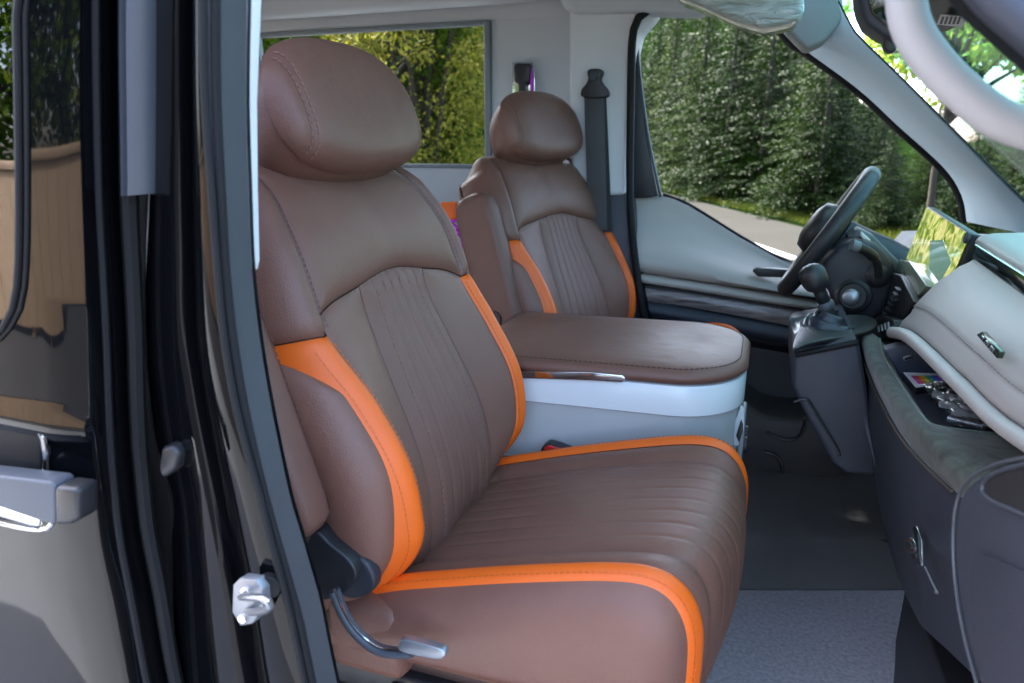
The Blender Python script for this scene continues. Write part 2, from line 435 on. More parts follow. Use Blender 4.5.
    for sg in (-1, 1):
        for sx in (.1455, .1545):
            pts = []; nn = []
            for i in range(61):
                y = lerp(-.077, .100, i/60)
                lo, hi = 0, 1          # find rho,theta with that s,y on the face by search over theta
                best = None
                for k in range(200):
                    th = lerp(-math.pi/2, math.pi/2, k/199)
                    c, s_ = math.cos(th), math.sin(th); p = 2/2.9
                    p = 2/2.7 if s_ > 0 else 2/3.0; yy = math.copysign(abs(s_)**p, s_)*(.112 if s_ > 0 else .084); xx = .181*abs(c)**p*(1-.025*(yy/.1) if yy > 0 else 1-.05*(yy/.084)**2)
                    d = abs(xx*y-yy*sx)/math.hypot(xx, yy)
                    if best is None or d < best[0]: best = (d, th, math.hypot(sx, y)/math.hypot(xx, yy))
                if best[2] < .995:
                    p3 = hp(best[1] if sg > 0 else math.pi-best[1], best[2], False); pts.append(p3+NN*.0006+S*sg*.0004); nn.append(NN+S*sg*.5)
            if len(pts) > 2: stitches(st, pts, .0055, .0035, .0008, nn)
    st.into(hr, THREAD)
    # cushion: a path over top and nose, cross-sections on it
    path = [(-.53, 1.185), (-.47, 1.204), (-.42, 1.224), (-.35, 1.246), (-.277, 1.268), (-.197, 1.290), (-.14, 1.304), (-.098, 1.310), (-.066, 1.304), (-.042, 1.283), (-.028, 1.250), (-.024, 1.21), (-.026, 1.15), (-.040, 1.07), (-.06, 1.02)]
    NP = 160
    pp = smooth([(x, 0, z) for x, z in path], NP+1)
    pn = []
    for i in range(NP+1):
        t = (pp[min(i+1, NP)]-pp[max(i-1, 0)]).normalized(); pn.append(Vector((-t.z, 0, t.x)))
    QC = [0, .45, .62, .66, .73, .85, 1.0]
    sC = [0, .145, .198, .208, .226, .252, .262]; hC = [-.015, -.014, -.003, 0, -.005, -.030, -.075]
    def CP(q, t, dh=0):
        i = min(NP-1, int(t*NP)); f = t*NP-i
        p = pp[i].lerp(pp[i+1], f); n = pn[i].lerp(pn[i+1], f).normalized()
        a = abs(q); s = interp(QC, sC, a); h = interp(QC, hC, a)+dh
        if q < 0: s = -s
        fw = ss(-.30, .0, p.x)
        bow = (.032*(1-min(1, (s/.215)**2))+.042*(s+.215)/.43)*fw
        return p+n*h+Vector((bow, SY+s, -.012*(s+.215)/.43*(1-fw)))
    def cn(q, t):
        e = 2e-3
        d = (CP(q+e, t)-CP(q-e, t)).cross(CP(q, min(1, t+e))-CP(q, max(0, t-e)))
        d.normalize(); return -d if d.z < -.01 and t < .5 else d
    def cpatch(mb, q0, q1, t0, t1, A, B, wa, wb, h, r=.014, e0=-.004, extra=None):
        def fn(a, b):
            q, t = lerp(q0, q1, a), lerp(t0, t1, b)
            e = min(min(a, 1-a)*wa, 1 if b < .5 else 1)
            off = e0+(h-e0)*(1-math.exp(-e/r))
            if extra: off += extra(q, t)
            return CP(q, t, off)
        mb.grid(fn, A, B)
    lines = [-.45+.9*k/8 for k in range(1, 8)]
    def cfl(q, t):
        w = 0
        for c in lines: w -= .0013*math.exp(-((q-c)*.322/.0040)**2)
        return w
    T = [i/90 for i in range(91)]
    mb = MB(); cpatch(mb, -.45, .45, 0, 1, cl(120, .2), T, .29, .7, .006, extra=cfl)
    ci = mb.build('seat_cushion', BROWN, root, angle=180)
    st = MB()
    for c in lines:
        ts = [.05+.8*i/120 for i in range(121)]
        stitches(st, [CP(c, t, .0024) for t in ts], .006, .0035, .0008, [cn(c, t) for t in ts])
    st.into(ci, THREAD)
    for sg in (1, -1):
        mb = MB(); cpatch(mb, sg*.452, sg*.612, 0, 1, cl(14), T, .06, .7, .005)
        mb.build('cushion_bolster', BROWN, root, angle=180)
        mb = MB(); cpatch(mb, sg*.614, sg*.745, 0, 1, cl(12), T, .032, .7, .0035, r=.007, e0=-.003)
        og = mb.build('orange_piping', ORANGE, root, angle=180)
        st = MB(); ts = [.04+.9*i/200 for i in range(201)]
        stitches(st, [CP(sg*.725, t, .0030) for t in ts], .005, .003, .0006, [cn(.7, t)+S*sg*.5 for t in ts])
        st.into(og, OTHREAD)
        # side panel of the cushion
        def side(b, t):
            e = CP(sg*.742, t, -.003)
            x = lerp(-.50, -.14, ss(0, .62, t)) if t < .62 else lerp(-.14, -.12, (t-.62)/.38)
            bow = e.x-pp[min(NP, int(t*NP))].x
            bot = Vector((min(x, e.x-.002)+bow, SY+sg*.250, lerp(1.115, 1.125, t)-(.10*ss(.62, 1, t))))
            p = e.lerp(bot, b)
            d = (e-bot).length*min(b, 1-b)
            k = 1-math.exp(-min(b*(e-bot).length, 9)/.03)
            y = sg*(.034*k+.006*math.sin(math.pi*min(1, b)))
            y *= 1-.5*ss(.8, 1, b)
            return Vector((p.x, e.y+y*1.0+ (0), p.z))
        mb = MB(); mb.grid(side, [1-(1-i/30)**1.0 if i > 6 else (i/30)*.9+.0 for i in range(31)], T)
        mb.build('cushion_side', BROWN, root, angle=180)
    mb = MB(); mb.rbox((-.50, SY-.225, 1.03), (-.05, SY+.225, 1.165), .03); mb.build('cushion_core', SEAM, root)
    # rear cover under the hinge, base, rails
    mb = MB(); mb.rbox((-.52, SY-.262, 1.085), (-.40, SY+.262, 1.20), .022); mb.build('rear_side_cover', BROWN, root)
    mb = MB(); mb.rbox((-.48, SY-.20, ZF), (-.12, SY+.20, 1.07), .02)
    mb.build('seat_base', BLACKP, root)
    for sg in (1, -1):
        mb = MB(); mb.rbox((-.54, SY+sg*.225-.018, 1.045), (-.05, SY+sg*.225+.018, 1.085), .006)
        for x in (-.42, -.3, -.18): mb.disc((x, SY+sg*.243, 1.065), (0, sg, 0), .011, .012)
        mb.build('slide_rail', BLACKP, root)
    # armrest folded up at the side
    mb = MB(); a0 = P0
    def arm(v): return P0+U*v+NN*(-.085)-S*.300
    rows = []
    for v, kx, ky in ((.115, .3, .3), (.119, .75, .75), (.132, .95, .95), (.16, 1, 1), (.22, 1, 1), (.35, 1, 1), (.43, .98, .98), (.46, .85, .9), (.478, .55, .65), (.484, .15, .2)):
        rows.append([arm(v)+NN*.062*ky*math.copysign(abs(math.cos(t))**.5, math.cos(t))+S*.031*kx*math.copysign(abs(math.sin(t))**.5, math.sin(t)) for t in (2*math.pi*i/40 for i in range(40))])
    sm_rows = []
    for j in range(40):
        pass
    mb.rows(rows, close=True); mb.f.append(list(range(40))); o = len(mb.v); mb.f.append(list(range(o-40, o)))
    ar = mb.build('armrest', BROWN2, root, angle=180)
    st = MB(); stitches(st, [arm(.14+.32*i/40)+NN*.0622+S*.018 for i in range(41)], .006, .0035, .0005, [NN]*41)
    st.into(ar, DTHREAD)
    mb = MB(); mb.tube([P0+U*.16-S*.335+NN*-.09, P0+U*.16-S*.24+NN*-.09], .022, 20); mb.build('armrest_pivot', BLACKP, ar)
    # recliner hinge and lever (both at the side away from the other seat)
    y0 = SY-.292
    hp_ = [at(a, b, Y=y0) for a, b in ((312, 532), (330, 545), (350, 562), (356, 578), (345, 592), (330, 600), (312, 598), (300, 570))]
    mb = MB(); mb.prism(smooth(hp_, 40, True), (0, .03, 0), .008, 4)
    hg = mb.build('recliner_hinge', BLACKP, root)
    mb = MB(); mb.prism(smooth([at(a, b, Y=y0+.016) for a, b in ((336, 552), (362, 560), (374, 578), (372, 592), (352, 600), (338, 590))], 30, True), (0, .02, 0), .005)
    mb.build('hinge_plate', DARKP2, hg)
    lp = smooth([at(a, b, Y=y0-.012) for a, b in ((334, 590), (344, 614), (358, 634), (378, 649), (400, 653), (412, 652))], 30)
    mb = MB(); mb.tube(lp, [.0085]*24+[.008]*6, 14, flat=.8, up=(0, 1, 0))
    lv = mb.build('recline_lever', SILVERP, root)
    mb = MB(); mb.tube([p+Vector((.003, -.004, .0065)) for p in lp], .0022, 8); mb.build('chrome_edge', CHROME, lv)
    mb = MB(); mb.prism(smooth([at(a, b, Y=y0-.02) for a, b in ((400, 641), (406, 640), (436, 648), (445, 653), (444, 658), (436, 660), (410, 655), (398, 650))], 36, True), (0, .012, 0), .004, 3)
    mb.build('lever_paddle', SILVER, lv)
    return root
near = make_seat()
near['label'] = 'nearest brown leather seat with orange stripes and a silver recline lever at the open door'
near['group'] = 'brown and orange captain seats'
far = copy_tree(near)
for c_ in far.children:
    if c_.name.startswith('armrest'): c_.location = (0, .022, 0)
    if c_.name.split('.')[0] in ('seat_cushion', 'cushion_bolster', 'orange_piping', 'cushion_side', 'cushion_core'): c_.location = (-.054, 0, -.0)
for c_ in near.children:
    if c_.name.startswith('armrest'): c_.location = (-.024, 0, -.008)
far.location = (-.345-.025, 1.88, ZF-.008); far.rotation_euler.z = R(-17)
far['label'] = 'brown leather driver seat with orange stripes facing the steering wheel, beyond the console'
# ------------------------------------------------------------------ the van
G1 = glassmat('side_glass', (.95, .97, .95), .012)
G2 = glassmat('windscreen_glass', (.66, .88, .81), .42, blend=.5)
G3 = glassmat('privacy_glass', (.25, .29, .33), .5, blend=.6)
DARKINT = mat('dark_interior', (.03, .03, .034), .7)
def trace(pts, **k): return ats(pts, **k)
def pr(mb, pts, d, bevel=.004, n=0, **k):
    P = ats(pts, **k)
    if n: P = smooth(P, n, True)
    return mb.prism(P, d, bevel)
van = thing('van_body', 'black van body with pale grey lining, windows, roof and glossy black door pillar', 'van', (-1, 1.4, 0))
# roof, rear wall, near wall behind the sliding door
mb = MB(); mb.rbox((-4.5, .50, 2.27), (.02, 2.37, 2.35), .02); mb.build('roof_lining', LINING, van)
mb = MB(); mb.rbox((-4.6, .42, 2.351), (.05, 2.42, 2.42), .03); mb.build('roof', PAINT, van)
mb = MB(); mb.rbox((-4.6, .50, .5), (-4.5, 2.36, 2.3), .02); mb.build('rear_wall', LINING, van)
mb = MB(); mb.rbox((-4.5, .55, .70), (.95, 2.30, .795), .01); mb.build('floor_pan', DARKP2, van)
mb = MB(); mb.rbox((-4.5, .62, .79), (-.10, 1.24, ZF), .01); mb.rbox((-4.5, 1.24, .79), (-.02, 2.28, ZF-.002), .01); mb.build('seat_plinth', DARKFLOOR, van)
mb = MB(); mb.rbox((-4.6, .40, .22), (1.6, .52, .70), .04); mb.build('rocker_panel', PAINT, van)
mb = MB(); mb.rbox((-4.6, 2.30, .22), (1.6, 2.40, .76), .04); mb.build('rocker_panel', PAINT, van)
# far wall round the rear side window
WX0, WX1, WZ0, WZ1 = -1.88, -.888, 1.712, 2.172
mb = MB()
mb.rbox((-4.5, 2.30, .7), (-.60, 2.36, WZ0), .006); mb.rbox((-4.5, 2.30, WZ1), (-.60, 2.36, 2.30), .006)
mb.rbox((WX1, 2.301, WZ0-.02), (-.60, 2.359, WZ1+.02), .006); mb.rbox((-4.5, 2.301, WZ0-.02), (WX0, 2.359, WZ1+.02), .006)
mb.rbox((-4.5, 2.365, .7), (-.42, 2.40, WZ0-.02), .004); mb.rbox((-4.5, 2.365, WZ1+.03), (.0, 2.40, 2.36), .004)
mb.build('side_wall', LINING, van)
mb = MB()
for lo, hi in (((WX0, 2.29, WZ0-.004), (WX1, 2.312, WZ0+.010)), ((WX0, 2.288, WZ1-.012), (WX1, 2.311, WZ1+.004)), ((WX1-.020, 2.286, WZ0+.003), (WX1+.002, 2.313, WZ1-.003)), ((WX0-.002, 2.286, WZ0+.003), (WX0+.06, 2.313, WZ1-.003))): mb.rbox(lo, hi, .004)
mb.rbox((WX0+.068, 2.302, WZ0+.003), (WX0+.078, 2.325, WZ1-.003), .002)
wf = mb.build('rear_window_frame', mat('window_channel', (.20, .235, .26), .45), van)
mb = MB(); mb.rbox((WX0+.02, 2.338, WZ0-.01), (WX1-.001, 2.342, WZ1+.01), 0); mb.build('rear_side_glass', G1, wf)
# roof-edge cove with its fold
mb = MB(); mb.tube([(-4.4, 2.27, 2.262), (-.60, 2.27, 2.262)], .055, 20, flat=.8); mb.build('cove_rail', LINING, van)
mb = MB(); pr(mb, [(556, -30), (558, -4), (563, 9), (576, 13), (632, 12), (700, 14), (720, -2), (720, -30)], (0, .10, 0), .014, Y=2.10); mb.build('door_header_trim', LINING, van)
# pillar between the two far windows
mb = MB(); pr(mb, [(569, -10), (569, 80), (572, 195), (603, 196), (625, 195), (627, 120), (629, 60), (636, 30), (652, 12), (652, -10)], (0, .16, 0), .012, Y=2.13); mb.build('centre_pillar_trim', LINING2, van)
mb = MB(); pr(mb, [(572, 190), (603, 190), (626, 190), (631, 230), (636, 330), (640, 700), (570, 700)], (0, .15, 0), .012, Y=2.14); mb.build('lower_pillar_trim', DARKP, van)
mb = MB(); mb.tube(smooth(ats([(660, 6), (642, 14), (633, 34), (631, 90), (630, 190), (634, 250), (641, 300), (652, 350), (665, 420)], Y=2.12), 40), .0115, 12); mb.build('door_seal', RUBBER2, van)
# windscreen, its pillars
def wsz(x): return 2.20-(x-.09)*.885
mb = MB()
mb.prism([(.09, .50, wsz(.09)), (.76, .50, wsz(.76)), (.76, 2.26, wsz(.76)), (.09, 2.26, wsz(.09))], (.004, 0, .004), 0)
mb.build('windscreen', G2, van)
lo_ = smooth(ats([(735, -35), (785, 34), (810, 53), (860, 90), (900, 127), (945, 168), (963, 196), (968, 222)], Y=2.27), 40)
up_ = smooth(ats([(815, -45), (848, 22), (862, 41), (900, 78), (950, 128), (1000, 178), (1045, 222), (1060, 240)], Y=2.05), 40)
rows = []
for f, dy in ((0, .03), (0, 0), (.10, -.012), (.42, -.030), (.50, -.038), (.60, -.036), (.92, -.012), (1, 0), (1.0, .03)):
    rows.append([a.lerp(b, f)+Vector((0, dy, 0)) for a, b in zip(lo_, up_)])
mb = MB(); mb.rows(rows); mb.build('front_pillar_trim', mat('pale_blue_grey_trim', (.62, .76, .88), .5, bump=.12, bscale=500), van, angle=60)
mb = MB(); mb.tube([p+Vector((0, .004, .002)) for p in up_], .0038, 8); mb.build('glass_gasket', RUBBER2, van); mb = MB(); mb.tube([p+Vector((.0, .03, .0)) for p in lo_[4:]], .014, 10); mb.build('glass_gasket', RUBBER2, van)
mb = MB(); mb.tube([(-.02, .5, 2.25), (.03, 1.4, 2.24), (-.02, 2.3, 2.25)], .05, 16); mb.build('windscreen_header', LINING, van)
mb = MB(); pr(mb, [(775, -40), (778, 14), (790, 34), (806, 50), (824, 42), (844, 18), (840, -40)], (0, .12, 0), .012, Y=2.05); mb.build('header_corner_trim', mat('grey_header_trim', (.27, .28, .28), .6), van)
mb = MB(); pr(mb, [(880, -120), (950, -45), (986, 2), (1022, 34), (1058, 66), (1112, 118), (1560, 560), (1680, 560), (1200, 80), (1090, -60), (990, -140)], (0, .07, 0), .012, Y=.52); mb.build('near_front_pillar', mat('near_pillar_black', (.008, .008, .009), .7, spec=.1), van)
mb = MB(); mb.tube(smooth(ats([(959, -48), (990, -6), (1026, 26), (1065, 60), (1121, 110), (1340, 325), (1560, 540)], Y=.50), 30), .011, 12); mb.build('near_pillar_seal', DARKP, van)
# ---- near door pillar: strips from the sliding door edge to the door seal
YS = [-80, 0, 100, 200, 270, 340, 400, 450, 500, 540, 600, 640, 683, 780]
def vc(xs, Y, dx=0): return smooth(ats([(x+dx, y) for x, y in zip(xs, YS)], Y=Y), 70)
A_ = [86, 86, 86.5, 90, 93, 95, 97, 98, 101, 105, 114, 122, 132, 158]
B_ = [104, 104, 105, 107, 111, 115, 117, 120, 125, 130, 142, 149, 157, 180]
C_ = [119, 119, 119.5, 121, 124, 128, 132, 136, 142, 147, 158, 164, 171, 190]
D_ = [150, 150, 149, 147, 146, 147, 151, 158, 170, 172, 174, 175, 177, 186]
E_ = [175, 175, 175, 175, 176, 178, 187, 196, 206, 214, 225, 231, 238, 256]
F_ = [204, 205, 207, 214, 219, 226, 236, 248, 262, 272, 288, 297, 306, 330]
H_ = [248, 247, 246, 249, 252, 260, 270, 280, 291, 303, 320, 328, 337, 358]
a, b, c, d, e, f, h = vc(A_, .455), vc(B_, .475), vc(C_, .56), vc(D_, .515), vc(E_, .475), vc(F_, .470), vc(H_, .52)
def bulge(p, q, n, amt, axis=Vector((.25, -1, 0))):
    return [[x.lerp(y, k/n)+axis*amt*math.sin(math.pi*k/n) for x, y in zip(p, q)] for k in range(n+1)]
mb = MB(); mb.rows(bulge(c, d, 6, -.006)); mb.build('jamb_recess', RUBBER2, van, angle=70)
mb = MB(); mb.rows(bulge(d, e, 8, .006)); mb.rows(bulge(e, [p.lerp(q, .12)+Vector((0, .014, 0)) for p, q in zip(e, f)], 3, .003)); mb.rows(bulge([p.lerp(q, .12)+Vector((0, .014, 0)) for p, q in zip(e, f)], f, 8, .007)); mb.build('door_pillar', JAMB, van, angle=50)
r1 = bulge(f, h, 14, .016); inner = [p+Vector((-.10, .09, 0)) for p in h]
mb = MB(); mb.rows(r1); mb.build('door_pillar_seal', RUBBER, van, angle=80)
mb = MB(); mb.rows(bulge([p+Vector((.0, .005, 0)) for p in h], inner, 3, 0)); mb.build('pillar_inner_trim', DARKP, van)
mb = MB(); q = [p+Vector((-.004, .002, 0)) for p in vc([x+.5 for x in F_], .466)]; mb.tube(q, .0035, 8); mb.build('seal_lip', RUBBER2, van); mb = MB(); q2 = [p.lerp(r, .55)+Vector((.006, -.022, 0)) for p, r in zip(f, h)]; mb.tube(q2, .004, 8); mb.build('seal_lip', RUBBER2, van)
mb = MB(); pr(mb, [(243, -40), (254, -40), (252, 20), (249, 100), (250, 190), (252, 262), (250, 272), (247, 270), (245, 190), (243, 100)], (0, .012, 0), .002, Y=.535); mb.build('white_pillar_trim', WHITE, van)
# grey drip strip hanging in the gap
mb = MB(); tp = ats([(119, -60), (119, 60), (121, 196)], Y=.482); tq = ats([(148, -60), (147, 60), (147, 194)], Y=.482)
mb.rows([[p+Vector((0, .02, 0)) for p in tp], tp, [p.lerp(q, .30)+Vector((.002, -.010, 0)) for p, q in zip(tp, tq)], [p.lerp(q, .42)+Vector((0, -.003, 0)) for p, q in zip(tp, tq)], [p.lerp(q, .55)+Vector((.002, -.010, 0)) for p, q in zip(tp, tq)], tq, [p+Vector((0, .02, 0)) for p in tq]])
o = len(mb.v); mb.f.append([2, 5, 8, 11, 14, 17, 20]); mb.build('drip_strip', GREYTRIM, van, angle=60)
# striker
sp = ats([(233, 585), (240, 578), (256, 580), (262, 590), (263, 608), (252, 624), (240, 626), (232, 612)], Y=.452)
stt = thing('door_striker', 'bright zinc striker plate with a looped pin bolted to the black door pillar', 'striker', tuple(at(248, 602, Y=.46)))
mb = MB(); mb.prism(sp, (.002, .010, 0), .0012, 2); mb.build('plate', mat('zinc_plate', (.30, .31, .33), .42, metal=.6, var=.2, vscale=60), stt, angle=25)
mb = MB(); mb.disc(at(247, 590, Y=.452), (0, -1, 0), .005, .004, 6); mb.build('bolt', CHROME, stt); mb = MB(); mb.disc(at(244, 617, Y=.452), (0, -1, 0), .005, .004, 6); mb.build('bolt', CHROME, stt)
mb = MB(); mb.tube(smooth([at(241, 597, Y=.451), at(246, 597, Y=.435), at(262, 598, Y=.424), at(270, 604, Y=.422), at(264, 611, Y=.430), at(247, 612, Y=.451)], 30), .0036, 10); mb.build('loop', mat('zinc', (.40, .41, .43), .3, metal=.8), stt)
mb = MB(); mb.disc(at(271, 583, Y=.468), (.3, -1, 0), .012, .008, 20); mb.build('rubber_bump_stop', RUBBER2, van)
# ---- sliding door
sd = thing('sliding_door', 'glossy black sliding door behind the pillar, with a silver handle and dark window', 'door', (-1.2, .45, .6))
skin = []
def crown(z): return -.016*(1-((z-1.42)/.75)**2)
for k in range(41):
    x = lerp(-2.9, 0, (k/40)**.6) if False else None
left = [Vector((-2.9, p.y+.0, p.z)) for p in a]
rows = []
for k in range(31):
    t = (k/30)**.6
    rows.append([Vector((lerp(l.x, p.x, t), .455+crown(p.z)*(1 if t < .985 else .6)-.007*math.exp(-((p.z-1.535)/.012)**2)+.005*math.exp(-((p.z-1.51)/.02)**2), p.z)) for l, p in zip(left, a)])
rows += bulge([Vector((p.x, .455+crown(p.z)*.6, p.z)) for p in a], b, 6, .006)[1:]
rows.append([p+Vector((-.02, .05, 0)) for p in b]); rows.append([Vector((-2.9, .53, p.z)) for p in b])
mb = MB(); mb.rows(rows); mb.build('door_skin', PAINT, sd, angle=60)
mb = MB(); q = [p.lerp(r, .8)+Vector((.0, -.006, 0)) for p, r in zip(a, b)]; mb.tube(q, .0042, 8); mb.tube([p+Vector((.004, .02, 0)) for p in b], .008, 8); mb.build('edge_seal', RUBBER2, sd)
wo = smooth(ats([(12, -60), (13, 0), (17, 100), (20, 200), (20, 270), (15, 308), (2, 330), (-25, 338), (-200, 310), (-560, 270), (-560, 40), (-200, -50)], Y=.440), 120, True)
for p in wo: p.y = .455+crown(p.z)-.003
mb = MB(); mb.prism(wo, (0, .002, 0), 0); wg = mb.build('window', G3, sd)
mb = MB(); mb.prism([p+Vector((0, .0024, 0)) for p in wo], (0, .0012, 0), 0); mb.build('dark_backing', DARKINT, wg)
mb = MB(); mb.tube(wo+[wo[0]], .0032, 8, caps=False); mb.tube([p+Vector((.007, .002, .0)) for p in wo]+[wo[0]+Vector((.007, .002, 0))], .002, 8, caps=False); mb.build('rubber_surround', RUBBER2, wg)
# handle
mb = MB(); pr(mb, [(-40, 418), (30, 420), (42, 430), (44, 462), (40, 520), (-40, 500)], (0, -.004, 0), .002, n=36, Y=.443); hr_ = mb.build('handle_recess', RUBBER2, sd)
mb = MB(); mb.tube(smooth([p+Vector((0, -.002, 0)) for p in ats([(-60, 414), (15, 418), (38, 425), (46, 440), (48, 470), (47, 528), (-60, 505)], Y=.441)], 50), .003, 8); mb.build('chrome_rim', CHROME, hr_)
mb = MB(); pr(mb, [(-220, 440), (0, 464), (72, 472), (76, 476), (76, 512), (72, 514), (0, 490), (-220, 462)], (0, -.022, 0), .005, Y=.428); hd = mb.build('handle', SILVERP, sd)
mb = MB(); pr(mb, [(77, 475), (100, 478), (101, 508), (92, 513), (77, 514)], (0, -.024, 0), .005, Y=.4285); mb.build('end_cap', BLACKP, hd)
mb = MB(); pr(mb, [(-30, 489), (36, 503), (46, 508), (44, 524), (34, 523), (-30, 505)], (0, -.006, 0), .002, Y=.436); mb.build('lock_plate', CHROME, hr_)
# latch knob in the gap
mb = MB(); pr(mb, [(160, 448), (172, 446), (178, 456), (174, 470), (162, 480), (157, 470)], (0, .02, 0), .005, Y=.47); mb.build('door_catch', BLACKP, sd)
# ------------------------------------------------------------------ driver's door on the far side
dd = thing('driver_door', 'closed driver door with a beige upper panel, wood strip and dark pocket', 'door', (.2, 2.3, .8))
belt = [(626, 190), (645, 193), (662, 196), (682, 203), (700, 213), (740, 238), (780, 260), (806, 268), (850, 274), (930, 285)]
mb = MB(); P = ats(belt, Y=2.30); mb.prism(P+[Vector((P[-1].x+.3, 2.30, P[-1].z-.05)), Vector((P[-1].x+.3, 2.30, .55)), Vector((P[0].x, 2.30, .55))], (0, .06, 0), .004)
mb.build('door_shell', DARKP2, dd)
tp = smooth(ats(belt, Y=2.285), 50); bt = smooth(ats([(641, 272), (660, 275), (700, 281), (740, 287), (780, 293), (810, 297), (850, 303), (880, 307), (930, 314)], Y=2.19), 50)
rows = [[p+Vector((0, .02, -.004)) for p in tp]]
for k in range(13):
    t = k/12; y = [0, -.006, -.010, -.012, -.014, -.014, -.012, -.012, -.024, -.032, -.034, -.028, -.0][k]
    rows.append([p.lerp(q, t) + Vector((0, y*1.0+ (.03*math.sin(math.pi*min(1, t*1.5)) if t < .66 else 0), 0)) for p, q in zip(tp, bt)])
rows.append([p+Vector((0, .05, -.01)) for p in bt])
mb = MB(); mb.rows(rows); mb.build('upper_panel', BEIGED, dd, angle=60)
def band(name, up, dn, Y, m, bul=.01, par=dd, dep=.05):
    u, d_ = smooth(ats(up, Y=Y), 40), smooth(ats(dn, Y=Y), 40)
    rs = [[p+Vector((0, dep, 0)) for p in u]]+bulge(u, d_, 8, bul, Vector((0, -1, 0)))+[[p+Vector((0, dep, 0)) for p in d_]]
    mb = MB(); mb.rows(rs); return mb.build(name, m, par, angle=60)
band('ledge_moulding', [(641, 275), (700, 284), (780, 297), (850, 308), (900, 315)], [(643, 283), (700, 292), (780, 305), (850, 315), (900, 322)], 2.185, BEIGED, .008)
band('upper_pocket', [(643, 284), (700, 293), (780, 306), (850, 317), (900, 324)], [(646, 291), (700, 300), (780, 312), (850, 322), (900, 328)], 2.215, BLACKP, 0)
band('wood_strip', [(645, 288), (700, 296), (780, 309), (815, 314), (850, 320)], [(648, 301), (700, 309), (780, 324), (815, 331), (850, 337)], 2.195, WOOD, .006)
band('pocket_lip', [(648, 303), (700, 312), (780, 327), (830, 336)], [(652, 318), (700, 327), (780, 343), (830, 353)], 2.18, DARKP, .012)
band('lower_pocket', [(652, 330), (700, 338), (780, 352), (900, 372)], [(660, 560), (700, 560), (780, 560), (900, 560)], 2.22, DARKP2, .01)
mb = MB(); pr(mb, [(752, 271), (757, 268), (790, 270), (795, 274), (790, 278), (758, 277)], (0, .03, 0), .004, Y=2.17); mb.build('inner_handle', BLACKP, dd)
mb = MB(); pr(mb, [(800, 318), (806, 316), (812, 320), (808, 328), (801, 329)], (0, .02, 0), .004, Y=2.165); mb.build('chrome_switch', CHROME, dd)
gl = ats([(640, -6), (700, -6), (770, 10), (800, 36), (875, 92), (955, 165), (985, 200), (985, 300), (850, 285), (780, 268), (700, 222), (636, 205)], Y=2.335)
mb = MB(); mb.prism(gl, (0, .004, 0), 0); mb.build('window_glass', G1, dd)
mb = MB(); pr(mb, [(633, 42), (637, 40), (640, 80), (646, 130), (652, 165), (658, 196), (646, 198), (633, 198)], (0, .04, 0), .004, Y=2.24); mb.build('window_channel', BLACKP, dd)
mb = MB(); mb.tube(smooth(ats([(637, 45), (641, 85), (648, 135), (655, 170), (661, 197)], Y=2.235), 24), .005, 8); mb.build('channel_trim', GREYTRIM, dd)
mb = MB(); mb.tube([p+Vector((0, .02, .004)) for p in smooth(ats(belt[2:], Y=2.30), 40)], .004, 8); mb.build('window_seal', RUBBER2, dd)
# ------------------------------------------------------------------ floor coverings
def flat(name, pts, Z, m, th=.004, **k):
    mb = MB(); P = ats(pts, Z=Z); mb.prism([p-Vector((0, 0, th)) for p in P], (0, 0, th), .0015); return mb.build(name, m, k.get('parent'))
fl = flat('floor', [(500, 592), (1000, 592), (1000, 900), (300, 900)], .802, FELT); tag(fl, kind='structure')
cp = tag(flat('carpet', [(650, 590), (905, 590), (897, 640), (890, 720), (640, 720), (600, 640)], .808, CARPET), 'grey looped carpet on the cabin floor below the dark step', 'carpet')
u = ats([(600, 534), (748, 534), (886, 534), (960, 534)], Z=ZF+.012); d_ = ats([(600, 593), (733, 592), (903, 592), (980, 592)], Z=.803)
mb = MB(); mb.rows([[p+Vector((0, .6, -.006)) for p in u], [p+Vector((0, .05, 0)) for p in u], u, [p.lerp(q, .08)+Vector((0, 0, -.002)) for p, q in zip(u, d_)], [p.lerp(q, .9)+Vector((0, -.004, .002)) for p, q in zip(u, d_)], d_])
tag(mb.build('floor_step', FELT, angle=60), kind='structure')
mb = MB(); mb.rbox((-.4, 1.72, ZF-.01), (.95, 2.28, ZF+.004), .003); tag(mb.build('driver_floor', DARKFLOOR), kind='structure')
# inner wheel arch and kick panel by the pedals
mb = MB(); pr(mb, [(700, 410), (745, 404), (765, 418), (800, 421), (822, 404), (850, 404), (870, 470), (800, 486), (745, 486), (700, 480)], (0, .3, 0), .02, Y=2.02)
ka = mb.build('kick_panel', mat('brown_grey_kick_plastic', (.036, .032, .033), .55, bump=.3, bscale=500), van)
mb = MB(); mb.tube(smooth(ats([(764, 452), (776, 456), (782, 466), (783, 482)], Y=2.015), 20), .006, 8); mb.build('moulded_rib', BLACKP, ka); mb = MB(); mb.tube(smooth(ats([(766, 432), (785, 440), (800, 436), (806, 420)], Y=2.015), 20), .005, 8); mb.build('moulded_rib', BLACKP, ka)
